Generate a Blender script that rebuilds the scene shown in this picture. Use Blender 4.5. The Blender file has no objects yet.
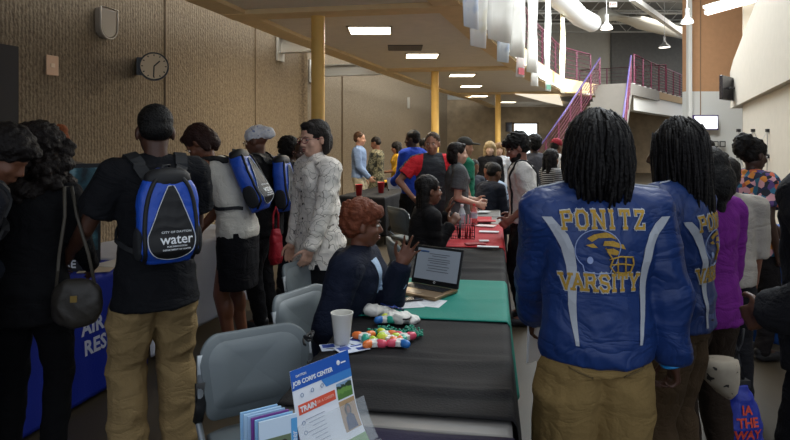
import bpy, bmesh, math, random
import numpy as np
from mathutils import Vector as V, Matrix as MX
from mathutils.bvhtree import BVHTree
R = math.radians
C = bpy.context.scene.collection
SC = bpy.context.scene
random.seed(7)
# ---------------------------------------------------------------- camera
F, HOR, CZ = 614.0, 140.0, 1.62      # focal length in pixels, image row of the horizon, eye height
cam = bpy.data.cameras.new('camera'); co = bpy.data.objects.new('camera', cam); C.objects.link(co)
cam.sensor_width = 36; cam.lens = 36 * F / 790; cam.clip_end = 200; cam.clip_start = .05
co.location = (0, 0, CZ); co.rotation_euler = (R(90), 0, 0); cam.shift_y = (HOR - 220) / 790
SC.camera = co
SC.view_settings.view_transform = 'Standard'; SC.view_settings.look = 'None'
SC.view_settings.gamma = 1; SC.view_settings.use_curve_mapping = False
SC.view_settings.exposure = 0.0

def ray(px, py):                       # direction of a measured sight line, used to survey positions
    return V(((px - 395) / F, 1, -(py - HOR) / F))
def atz(px, py, z):
    d = ray(px, py); return V((0, 0, CZ)) + d * ((z - CZ) / d.z)
def aty(px, py, Y):
    d = ray(px, py); return V((0, 0, CZ)) + d * (Y / d.y)
def xat(px, Y, z=1.0):                 # X so that (X,Y,z) is at column px
    return (px - 395) / F * Y
# ---------------------------------------------------------------- materials
MC = {}
def srgb(c):
    return tuple((x / 12.92 if x <= .04045 else ((x + .055) / 1.055) ** 2.4) for x in c)
def hexc(h):
    return srgb(tuple(int(h[i:i + 2], 16) / 255 for i in (0, 2, 4)))
def mat(name, h, rough=.6, metal=0, emit=0, bump=0, bscale=40, var=0, vscale=6, coat=0, trans=0, sheen=0, alpha=1, stretch=None):
    key = (name, h, rough, metal, emit, bump, bscale, var, vscale, coat, trans, alpha)
    if key in MC: return MC[key]
    m = bpy.data.materials.new(name); m.use_nodes = True
    nt = m.node_tree; N = nt.nodes; L = nt.links
    b = N['Principled BSDF']; c = hexc(h)
    b.inputs['Base Color'].default_value = (*c, 1)
    b.inputs['Roughness'].default_value = rough; b.inputs['Metallic'].default_value = metal
    if coat: b.inputs['Coat Weight'].default_value = coat
    if trans: b.inputs['Transmission Weight'].default_value = trans
    if alpha < 1: b.inputs['Alpha'].default_value = alpha
    if sheen: b.inputs['Sheen Weight'].default_value = sheen
    if emit:
        b.inputs['Emission Color'].default_value = (*c, 1); b.inputs['Emission Strength'].default_value = emit
    tc = N.new('ShaderNodeTexCoord')
    src = tc.outputs['Object']
    if stretch:
        mp = N.new('ShaderNodeMapping'); mp.inputs['Scale'].default_value = stretch
        L.new(src, mp.inputs['Vector']); src = mp.outputs['Vector']
    if var:
        n = N.new('ShaderNodeTexNoise'); n.inputs['Scale'].default_value = vscale; n.inputs['Detail'].default_value = 4
        L.new(src, n.inputs['Vector'])
        r = N.new('ShaderNodeValToRGB')
        r.color_ramp.elements[0].position = .3; r.color_ramp.elements[1].position = .7
        r.color_ramp.elements[0].color = (*[x * (1 - var) for x in c], 1)
        r.color_ramp.elements[1].color = (*[min(1, x * (1 + var)) for x in c], 1)
        L.new(n.outputs['Fac'], r.inputs['Fac']); L.new(r.outputs['Color'], b.inputs['Base Color'])
    if bump:
        n2 = N.new('ShaderNodeTexNoise'); n2.inputs['Scale'].default_value = bscale; n2.inputs['Detail'].default_value = 3
        L.new(src, n2.inputs['Vector'])
        bp = N.new('ShaderNodeBump'); bp.inputs['Strength'].default_value = bump; bp.inputs['Distance'].default_value = .01
        L.new(n2.outputs['Fac'], bp.inputs['Height']); L.new(bp.outputs['Normal'], b.inputs['Normal'])
    MC[key] = m
    return m
def creases(m, amt=.28, sc=4.5):
    """worn-in creases of a garment, as a bump under the weave"""
    nt = m.node_tree; N = nt.nodes; L = nt.links; b = N['Principled BSDF']
    if m.get('creased'): return m
    m['creased'] = 1
    tc = N.new('ShaderNodeTexCoord'); n = N.new('ShaderNodeTexNoise'); n.inputs['Scale'].default_value = sc; n.inputs['Detail'].default_value = 3; n.inputs['Distortion'].default_value = 1.6
    mp = N.new('ShaderNodeMapping'); mp.inputs['Scale'].default_value = (1, 1, 1.7); mp.inputs['Rotation'].default_value = (.3, .5, 0)
    L.new(tc.outputs['Object'], mp.inputs['Vector']); L.new(mp.outputs['Vector'], n.inputs['Vector'])
    s = N.new('ShaderNodeMath'); s.operation = 'SUBTRACT'; L.new(n.outputs['Fac'], s.inputs[0]); s.inputs[1].default_value = .5
    a = N.new('ShaderNodeMath'); a.operation = 'ABSOLUTE'; L.new(s.outputs[0], a.inputs[0])
    q = N.new('ShaderNodeMath'); q.operation = 'POWER'; L.new(a.outputs[0], q.inputs[0]); q.inputs[1].default_value = .6
    bp = N.new('ShaderNodeBump'); bp.inputs['Strength'].default_value = amt; bp.inputs['Distance'].default_value = .05
    L.new(q.outputs[0], bp.inputs['Height'])
    if b.inputs['Normal'].links: L.new(b.inputs['Normal'].links[0].from_socket, bp.inputs['Normal'])
    L.new(bp.outputs['Normal'], b.inputs['Normal']); return m
def cloth(h, rough=.85, **k):
    cr = k.pop('cr', 1); m = mat('fabric' if cr else 'table_fabric', h, rough=rough, bump=.25, bscale=120, var=k.pop('var', .08), **k)
    m.node_tree.nodes['Principled BSDF'].inputs['Specular IOR Level'].default_value = .2
    return creases(m) if cr else m
def skinm(h): return mat('skin', h, rough=.5, var=.08, vscale=12)
def hairm(h):
    m = mat('hair', h, rough=.6, bump=.8, bscale=90, var=.2, vscale=60); m.node_tree.nodes['Principled BSDF'].inputs['Specular IOR Level'].default_value = .25; return m
def nodemat(name, fn, rough=.8):
    m = bpy.data.materials.new(name); m.use_nodes = True
    nt = m.node_tree; b = nt.nodes['Principled BSDF']; b.inputs['Roughness'].default_value = rough
    tc = nt.nodes.new('ShaderNodeTexCoord')
    fn(nt, nt.nodes, nt.links, b, tc); return m
def ramp(N, L, fac, stops, const=False):
    r = N.new('ShaderNodeValToRGB'); e = r.color_ramp.elements
    if const: r.color_ramp.interpolation = 'CONSTANT'
    while len(e) < len(stops): e.new(.5)
    for i, (p, h) in enumerate(stops):
        e[i].position = p; e[i].color = (*hexc(h), 1)
    L.new(fac, r.inputs['Fac']); return r.outputs['Color']
# ---------------------------------------------------------------- mesh building
def perp(d):
    a = V((0, 0, 1)) if abs(d.z) < .9 else V((0, 1, 0))
    x = d.cross(a).normalized(); return x, x.cross(d).normalized()
class G:
    def __init__(s): s.v = []; s.f = []
    def loft(s, rings, caps=True, closed=True):
        n = len(rings[0]); o = len(s.v)
        for r in rings: s.v += [tuple(p) for p in r]
        m = len(rings)
        for i in range(m - 1):
            for j in range(n if closed else n - 1):
                k = (j + 1) % n
                s.f.append((o + i * n + j, o + i * n + k, o + (i + 1) * n + k, o + (i + 1) * n + j))
        if caps:
            for i, fl in ((0, 1), (m - 1, 0)):
                c = sum((V(p) for p in rings[i]), V()) / n; ci = len(s.v); s.v.append(tuple(c))
                for j in range(n):
                    k = (j + 1) % n; q = (ci, o + i * n + k, o + i * n + j) if fl else (ci, o + i * n + j, o + i * n + k)
                    s.f.append(q)
        return s
    def cap(s, a, b, ra, rb=None, n=12, flat=False, sx=1, ref=None):
        a, b = V(a), V(b); rb = ra if rb is None else rb
        d = (b - a)
        d = d.normalized() if d.length > 1e-6 else V((0, 0, 1))
        if ref is not None:
            y = (V(ref) - d * V(ref).dot(d)).normalized(); x = y.cross(d).normalized()
        else: x, y = perp(d)
        prof = []
        if not flat:
            for t in (90, 60, 30): prof.append((a - d * ra * math.sin(R(t)), max(ra * math.cos(R(t)), ra * .02)))
        prof += [(a, ra), (b, rb)]
        if not flat:
            for t in (30, 60, 90): prof.append((b + d * rb * math.sin(R(t)), max(rb * math.cos(R(t)), rb * .02)))
        s.loft([[c + (x * math.cos(2 * math.pi * i / n) * sx + y * math.sin(2 * math.pi * i / n)) * r for i in range(n)] for c, r in prof])
        return s
    def ell(s, c, r, m=None, n=16, k=10, p=1.0):
        c = V(c); rings = []
        def sp(x): return math.copysign(abs(x) ** p, x)
        for i in range(k + 1):
            t = -math.pi / 2 + math.pi * i / k; rr = max(math.cos(t), .01)
            ring = []
            for j in range(n):
                u = 2 * math.pi * j / n
                q = V((sp(rr) * sp(math.cos(u)) * r[0], sp(rr) * sp(math.sin(u)) * r[1], sp(math.sin(t)) * r[2])) + c
                ring.append(m @ q if m else q)
            rings.append(ring)
        return s.loft(rings)
    def box(s, c, sz, m=None):
        c = V(c); o = len(s.v)
        for z in (-1, 1):
            for x, y in ((-1, -1), (1, -1), (1, 1), (-1, 1)):
                q = c + V((x * sz[0] / 2, y * sz[1] / 2, z * sz[2] / 2)); s.v.append(tuple(m @ q if m else q))
        s.f += [(o + a, o + b, o + c_, o + d) for a, b, c_, d in ((3, 2, 1, 0), (4, 5, 6, 7), (0, 1, 5, 4), (1, 2, 6, 5), (2, 3, 7, 6), (3, 0, 4, 7))]
        return s
    def beam(s, a, b, w, h, up=(0, 0, 1)):       # box between two points, w across, h along up
        a, b = V(a), V(b); d = (b - a).normalized(); u = V(up); x = d.cross(u).normalized(); u = x.cross(d).normalized()
        return s.loft([[p + x * w / 2 * i + u * h / 2 * j for i, j in ((-1, -1), (1, -1), (1, 1), (-1, 1))] for p in (a, b)])
    def tube(s, pts, r, n=8, caps=True):
        pts = [V(p) for p in pts]; rings = []; px = None
        for i, p in enumerate(pts):
            d = (pts[min(i + 1, len(pts) - 1)] - pts[max(i - 1, 0)]).normalized()
            if px is None: x, y = perp(d)
            else:
                x = (px - d * px.dot(d))
                x = x.normalized() if x.length > 1e-4 else perp(d)[0]
                y = d.cross(x)
            px = x; rr = r[i] if isinstance(r, (list, tuple)) else r
            rings.append([p + (x * math.cos(2 * math.pi * k / n) + y * math.sin(2 * math.pi * k / n)) * rr for k in range(n)])
        return s.loft(rings, caps)
    def prism(s, poly, h, m=None):               # poly in xy, extruded 0..h in z
        o = len(s.v); n = len(poly)
        for z in (0, h):
            for x, y in poly:
                q = V((x, y, z)); s.v.append(tuple(m @ q if m else q))
        s.f.append(tuple(range(o + n - 1, o - 1, -1))); s.f.append(tuple(range(o + n, o + 2 * n)))
        for i in range(n):
            j = (i + 1) % n; s.f.append((o + i, o + j, o + n + j, o + n + i))
        return s
    def quad(s, a, b, c, d):
        o = len(s.v); s.v += [tuple(a), tuple(b), tuple(c), tuple(d)]; s.f.append((o, o + 1, o + 2, o + 3)); return s

def link(name, me, m, parent=None, smooth=True):
    ob = bpy.data.objects.new(name, me); C.objects.link(ob)
    me.materials.clear()
    for x in (m if isinstance(m, (list, tuple)) else [m]): me.materials.append(x)
    me.polygons.foreach_set('use_smooth', [smooth] * len(me.polygons))
    if parent is not None: ob.parent = parent
    return ob
def wrinkle(me, amp, freq, seed=0, dirs=None):
    n = len(me.vertices); p = np.empty(n * 3, np.float32); me.vertices.foreach_get('co', p); p = p.reshape(-1, 3)
    nr = np.empty(n * 3, np.float32); me.vertex_normals.foreach_get('vector', nr); nr = nr.reshape(-1, 3)
    q = p.astype(np.float64) * freq + seed * 1.7
    w = np.sin(q[:, [1, 2, 0]] * 1.3 + seed) + .5 * np.sin(q[:, [2, 0, 1]] * 2.1 + 1.3)
    f = 0; rs = np.random.RandomState(seed)
    for o in range(3):
        k = rs.normal(size=3); k[2] *= 1.3; k /= np.linalg.norm(k)
        f = f + (.5 - np.abs(np.sin((q @ k) * (1 + .6 * o) + 1.1 * w[:, o % 3])) ** .8) / (1 + .5 * o)
    f = f - np.percentile(f, 25)
    p = p + nr * (f[:, None] * amp).astype(np.float32)
    me.vertices.foreach_set('co', p.ravel().astype(np.float32)); me.update()
def lumps(me, amp, freq, seed=0):
    n = len(me.vertices); p = np.empty(n * 3, np.float32); me.vertices.foreach_get('co', p); p = p.reshape(-1, 3)
    nr = np.empty(n * 3, np.float32); me.vertex_normals.foreach_get('vector', nr); nr = nr.reshape(-1, 3)
    q = p.astype(np.float64) * freq + seed
    w = np.sin(q[:, [1, 2, 0]] * .7 + seed)
    f = np.abs(np.sin(q[:, 0] + w[:, 0] * 1.5) * np.sin(q[:, 1] + w[:, 1] * 1.5) * np.sin(q[:, 2] + w[:, 2] * 1.5)) ** .5
    f += .35 * np.sin(q[:, 0] * 2.3 + w[:, 1] * 3) * np.sin(q[:, 2] * 2.6 + w[:, 0] * 3)
    p = p + nr * (f[:, None] * amp).astype(np.float32)
    me.vertices.foreach_set('co', p.ravel().astype(np.float32)); me.update()
def build(g, name, m, parent=None, voxel=None, sm=2, wr=None, lu=None, smooth=None):
    me = bpy.data.meshes.new(name); me.from_pydata(g.v, [], g.f); me.update()
    if voxel:
        t = bpy.data.objects.new('t', me); C.objects.link(t)
        r = t.modifiers.new('r', 'REMESH'); r.mode = 'VOXEL'; r.voxel_size = voxel; r.adaptivity = 0
        if sm:
            q = t.modifiers.new('s', 'SMOOTH'); q.factor = .5; q.iterations = sm
        dg = bpy.context.evaluated_depsgraph_get()
        m2 = bpy.data.meshes.new_from_object(t.evaluated_get(dg))
        bpy.data.objects.remove(t); bpy.data.meshes.remove(me); me = m2; me.name = name
        if wr: wrinkle(me, *wr)
        if lu: lumps(me, *lu)
    else:
        bm = bmesh.new(); bm.from_mesh(me); bmesh.ops.recalc_face_normals(bm, faces=bm.faces); bm.to_mesh(me); bm.free()
    return link(name, me, m, parent, smooth if smooth is not None else bool(voxel))
def bev(ob, w=.005, seg=2):
    b = ob.modifiers.new('bevel', 'BEVEL'); b.width = w; b.segments = seg; b.limit_method = 'ANGLE'; b.angle_limit = R(40)
    return ob
def autos(ob, a=35):
    me = ob.data
    me.polygons.foreach_set('use_smooth', [True] * len(me.polygons))
    try: me.set_sharp_from_angle(angle=R(a))
    except Exception: pass
    return ob
def empty(name, loc=(0, 0, 0), rz=0, label=None, cat=None, group=None):
    o = bpy.data.objects.new(name, None); C.objects.link(o); o.location = loc; o.rotation_euler = (0, 0, rz); o.empty_display_size = .1
    return tag(o, label, cat, group)
def tag(o, label=None, cat=None, group=None, kind=None):
    if label: o['label'] = label
    if cat: o['category'] = cat
    if group: o['group'] = group
    if kind: o['kind'] = kind
    return o
def struct(g, name, m, **k): return tag(build(g, name, m, **k), kind='structure')
def textgeo(txt, size, bold=0, ext=0, spacing=1):
    cu = bpy.data.curves.new('t', 'FONT'); cu.body = txt; cu.size = size; cu.align_x = 'CENTER'; cu.align_y = 'CENTER'
    cu.offset = bold; cu.extrude = ext; cu.resolution_u = 2; cu.space_character = spacing
    o = bpy.data.objects.new('t', cu); C.objects.link(o)
    dg = bpy.context.evaluated_depsgraph_get(); me = bpy.data.meshes.new_from_object(o.evaluated_get(dg))
    bpy.data.objects.remove(o); bpy.data.curves.remove(cu)
    return me
def flattext(txt, size, name, m, mw, parent=None, bold=0, spacing=1, xs=1):
    me = textgeo(txt, size, bold, .0006, spacing); me.transform(mw @ MX.Diagonal((xs, 1, 1, 1)))
    return link(name, me, m, parent, False)
def bvh(ob, local=False):
    me = ob.data
    return BVHTree.FromPolygons([v.co for v in me.vertices], [tuple(p.vertices) for p in me.polygons])
def poly_me(polys):                     # list of 2-D outlines -> mesh
    bm = bmesh.new()
    for pl in polys:
        vs = [bm.verts.new((x, y, 0)) for x, y in pl]
        bm.faces.new(vs)
    bmesh.ops.triangulate(bm, faces=bm.faces); me = bpy.data.meshes.new('p'); bm.to_mesh(me); bm.free(); return me
def decal(me, mw, tree, name, m, parent, off=.003, cell=.012, thick=.0015):
    """sew a flat patch (mesh in xy) on a surface: mw puts it in front of the surface, its -z axis points at it"""
    bm = bmesh.new(); bm.from_mesh(me)
    for _ in range(6):
        es = [e for e in bm.edges if e.calc_length() > cell]
        if not es: break
        bmesh.ops.subdivide_edges(bm, edges=es, cuts=1); bmesh.ops.triangulate(bm, faces=[f for f in bm.faces if len(f.verts) > 3])
    d = (mw.to_3x3() @ V((0, 0, -1))).normalized()
    for v in bm.verts:
        p = mw @ v.co; h, nn, _, _ = tree.ray_cast(p, d, 2)
        v.co = (h - d * off) if h is not None else p
        if h is None: v.tag = True
    bmesh.ops.delete(bm, geom=[v for v in bm.verts if v.tag], context='VERTS')
    m2 = bpy.data.meshes.new(name); bm.to_mesh(m2); bm.free()
    o = link(name, m2, m, parent, False)
    s = o.modifiers.new('th', 'SOLIDIFY'); s.thickness = thick; s.offset = 0
    return o
# ---------------------------------------------------------------- people
def bez(a, b, c, t): return a * (1 - t) ** 2 + b * 2 * t * (1 - t) + c * t * t
def ik(S, T, a, b, pole):
    d = T - S; L = min(d.length, (a + b) * .995)
    if L < 1e-4: L = .1
    d = d.normalized(); T = S + d * L
    x = (a * a - b * b + L * L) / (2 * L); h = math.sqrt(max(a * a - x * x, 0))
    p = V(pole); p = (p - d * p.dot(d))
    p = p.normalized() if p.length > 1e-4 else perp(d)[0]
    return S + d * x + p * h, T
def add_hand(g, W, fwd, pn, side, k, curl=.45, spread=.12, fat=1.0):
    fwd = fwd.normalized(); pn = (pn - fwd * pn.dot(fwd)).normalized()
    th = fwd.cross(pn) * (1 if side > 0 else -1)
    g.cap(W - fwd * .02 * k, W + fwd * .03 * k, .027 * k, .026 * k, sx=1.25, ref=pn)
    for i, (o, ln, r) in enumerate(((.031, .070, .0093), (.0105, .079, .0097), (-.0105, .073, .0092), (-.030, .057, .0082))):
        r *= k * fat
        mc = W + fwd * (.088 - .004 * abs(i - 1)) * k + th * o * k
        g.cap(W + fwd * .015 * k + th * o * .75 * k, mc, .0135 * k, .0115 * k)
        d = (fwd + th * spread * (1.5 - i) * .8).normalized(); p = mc; ax = d.cross(pn).normalized()
        cc = curl[i] if isinstance(curl, (tuple, list)) else curl * (1 + .12 * i)
        for q, fr in enumerate((.45, .31, .27)):
            d = MX.Rotation(cc * (1.0 if q < 2 else .7), 3, ax) @ d
            e = p + d * ln * k * fr; g.cap(p, e, r * (1 - .1 * q), r * (.9 - .1 * q), n=10); p = e
    p = W + fwd * .022 * k + th * .026 * k
    for (a, b_, c_), ln, r in (((.62, .72, .25), .046, .0125), ((.8, .42, .38), .034, .0105), ((.9, .15, .5), .027, .0095)):
        d = (fwd * a + th * b_ + pn * c_).normalized(); e = p + d * ln * k; g.cap(p, e, r * k * fat, r * .88 * k * fat, n=10); p = e

def head_geo(g, H, k, sex='m', jaw=1.0, face=True):
    def P(x, y, z): return H @ V((x * k, y * k, z * k))
    rot = H.to_3x3().to_4x4()
    def E(c, r):
        m = H @ MX.Translation(V(c) * k); g.ell((0, 0, 0), tuple(x * k for x in r), m)
    E((0, -.012, .032), (.075, .095, .087))
    E((0, .022, -.028), (.064 * jaw, .068, .088))
    E((0, .045, -.082), (.04 * jaw, .036, .032))
    E((0, .0, -.05), (.058 * jaw, .06, .055))
    for s in (-1, 1):
        g.cap(P(s * .012, .080, .026), P(s * .045, .062, .022), .0105 * k, .009 * k)
        E((s * .040, .058, -.028), (.024, .022, .022))
        E((s * .077, -.008, -.008), (.011, .02, .032))
    g.cap(P(0, .083, .012), P(0, .103, -.027), .0085 * k, .0125 * k)
    for s in (-1, 1): g.cap(P(s * .011, .094, -.032), P(s * .014, .088, -.033), .009 * k)
    g.cap(P(-.018, .083, -.056), P(.018, .083, -.056), .0085 * k)
    g.cap(P(-.015, .084, -.068), P(.015, .084, -.068), .0095 * k)

def face_parts(body, H, k, lips='6b3530', brow='1a120e', iris='1c110b', glasses=None, white='e8e2da'):
    def P(x, y, z): return H @ V((x * k, y * k, z * k))
    for s in (-1, 1):
        g = G(); g.ell((0, 0, 0), (.0135 * k, .0095 * k, .0068 * k), H @ MX.Translation(V((s * .031, .077, .004)) * k), n=12, k=8)
        e = build(g, 'eye', mat('eye_white', white, rough=.2), body, smooth=True)
        g = G(); g.ell((0, 0, 0), (.0062 * k, .003 * k, .0062 * k), H @ MX.Translation(V((s * .031, .0855, .004)) * k), n=10, k=6)
        build(g, 'iris', mat('iris', iris, rough=.15), e, smooth=True)
        g = G(); g.tube([P(s * .014, .093, .021), P(s * .03, .091, .027), P(s * .048, .078, .021)], [.0028 * k, .0034 * k, .0018 * k])
        build(g, 'eyebrow', mat('eyebrow_hair', brow), body, smooth=True)
    g = G()
    g.tube([P(-.025, .080, -.060), P(-.008, .093, -.0555), P(.008, .093, -.0555), P(.025, .080, -.060)], [.002 * k, .005 * k, .005 * k, .002 * k])
    g.tube([P(-.024, .080, -.062), P(0, .0945, -.0675), P(.024, .080, -.062)], [.002 * k, .006 * k, .002 * k])
    build(g, 'lips', mat('lips', lips, rough=.4), body, smooth=True)
    if glasses:
        g = G()
        for s in (-1, 1):
            pts = [P(s * .033 + .024 * math.cos(a), .104 - .012 * abs(math.cos(a)) * (1 if math.cos(a) * s > 0 else 0), .002 + .017 * math.sin(a)) for a in [i * math.pi / 8 for i in range(17)]]
            g.tube(pts, .0026 * k, n=6)
            g.tube([P(s * .057, .094, .008), P(s * .082, .04, .008), P(s * .086, -.012, .004)], .0024 * k, n=6)
        g.tube([P(-.01, .105, .006), P(.01, .105, .006)], .0026 * k, n=6)
        build(g, 'glasses', mat('glasses_frame', glasses, rough=.3), body, smooth=True)

def hair_geo(kind, H, k, seed=1):
    """returns (G, voxel, lumps tuple)"""
    g = G(); rnd = random.Random(seed)
    def E(c, r, p=1): g.ell((0, 0, 0), tuple(x * k for x in r), H @ MX.Translation(V(c) * k), p=p)
    def P(x, y, z): return H @ V((x * k, y * k, z * k))
    lu = (.006, 110, seed); vox = .008
    if kind == 'short':
        E((0, -.022, .046), (.081, .094, .083)); E((0, -.05, .0), (.072, .062, .06)); lu = (.004, 130, seed)
    elif kind == 'fade':
        E((0, -.016, .05), (.078, .094, .080)); E((0, -.045, .01), (.074, .066, .055)); lu = (.003, 150, seed)
    elif kind == 'afro':
        E((0, -.03, .055), (.105, .115, .100)); E((0, -.05, .0), (.09, .08, .08)); lu = (.012, 75, seed)
    elif kind == 'shortcurl':
        E((0, -.02, .058), (.092, .106, .085)); E((0, -.05, .01), (.086, .078, .075)); E((0, .055, .078), (.07, .05, .035)); lu = (.013, 62, seed)
    elif kind == 'bob':
        E((0, -.026, .045), (.090, .102, .086))
        for s in (-1, 1): g.cap(P(s * .070, -.04, .03), P(s * .074, -.035, -.085), .032 * k, .026 * k)
        E((0, -.07, -.02), (.085, .06, .10)); E((0, .046, .094), (.055, .034, .024)); lu = (.004, 60, seed)
    elif kind == 'bobcurtain':
        E((0, -.02, .04), (.102, .115, .095)); E((0, -.05, -.04), (.106, .10, .115))
        for s in (-1, 1): g.cap(P(s * .08, .01, .03), P(s * .088, .03, -.11), .035 * k, .022 * k)
        g.cap(P(0, -.07, -.05), P(0, -.06, -.17), .075 * k, .035 * k); lu = (.004, 50, seed)
    elif kind == 'long':
        E((0, -.022, .045), (.088, .102, .086))
        for s in (-1, 0, 1): g.cap(P(s * .055, -.05, .02), P(s * .06, -.07, -.22), .045 * k, .025 * k)
        lu = (.006, 60, seed)
    elif kind == 'curlylong':
        E((0, -.03, .05), (.12, .12, .10))
        for i in range(26):
            a = rnd.uniform(-1, 1); z = rnd.uniform(-.22, .06)
            E((a * (.14 - .10 * abs(z)), -.045 - .05 * (1 - a * a) + rnd.uniform(-.02, .02), z), (.04, .04, .045))
        lu = (.016, 55, seed)
    elif kind == 'pony':
        E((0, -.02, .048), (.083, .098, .084)); E((0, -.04, .0), (.074, .065, .06))
        E((0, -.105, .09), (.075, .065, .06)); E((.0, -.14, .04), (.045, .045, .07)); lu = (.010, 70, seed)
    elif kind == 'bun':
        E((0, -.02, .048), (.083, .098, .084)); E((0, -.04, .0), (.074, .065, .06)); E((0, -.10, .09), (.05, .05, .05))
    elif kind == 'shoulder':
        E((0, -.02, .045), (.092, .108, .088))
        for s in (-1, 1):
            g.cap(P(s * .075, -.02, .02), P(s * .088, .01, -.20), .038 * k, .03 * k); g.cap(P(s * .04, -.07, .0), P(s * .05, -.07, -.20), .05 * k, .035 * k)
        lu = (.006, 50, seed)
    elif kind == 'bald': return None
    return g, vox, lu
def locs(H, k, n=170, length=(.10, .19), seed=3, flare=1.0):
    """locs: ropes that leave the scalp, follow its curve and hang down"""
    g = G(); rnd = random.Random(seed)
    g.ell((0, 0, 0), tuple(x * k for x in (.088, .104, .092)), H @ MX.Translation(V((0, -.018, .036)) * k))
    g.ell((0, 0, 0), tuple(x * k for x in (.082, .075, .10)), H @ MX.Translation(V((0, -.05, -.03)) * k))
    for i in range(n):
        a = R(90) + rnd.uniform(R(45), R(315)); el = R(88) * (rnd.random() ** 1.2)
        rx = rnd.uniform(.094, .106); ry = rx + .012; rz = rnd.uniform(.096, .108)
        def S_(e_, f=1.0, a_=a): return V((math.cos(a_) * math.cos(e_) * rx * f, math.sin(a_) * math.cos(e_) * ry * f - .018, .038 + math.sin(e_) * rz * f))
        pts = [S_(el, .84), S_(el, 1.0) + V((0, 0, .006))]; e_ = el; a2 = a
        while e_ > R(22):
            e_ -= R(20); a2 += rnd.uniform(-.10, .10); pts.append(S_(max(e_, 0), 1.0, a2))
        base = pts[-1]; ln = rnd.uniform(*length) + base.z; out = V((math.cos(a2), math.sin(a2), 0)); j = V((rnd.uniform(-.018, .018), rnd.uniform(-.018, .018), 0)); ph = rnd.uniform(0, 6)
        for s in range(1, 7):
            t = s / 6; pts.append(base + j * t + out * (.012 * math.sin(t * 2.6) * flare - .022 * t * t) + V((.004 * math.sin(ph + t * 7), .004 * math.cos(ph + t * 6), -ln * t)))
        r0 = rnd.uniform(.0058, .0088)
        g.tube([H @ (p * k) for p in pts], [r0 * k] * (len(pts) - 1) + [r0 * .5 * k], n=6)
    return g

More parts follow.
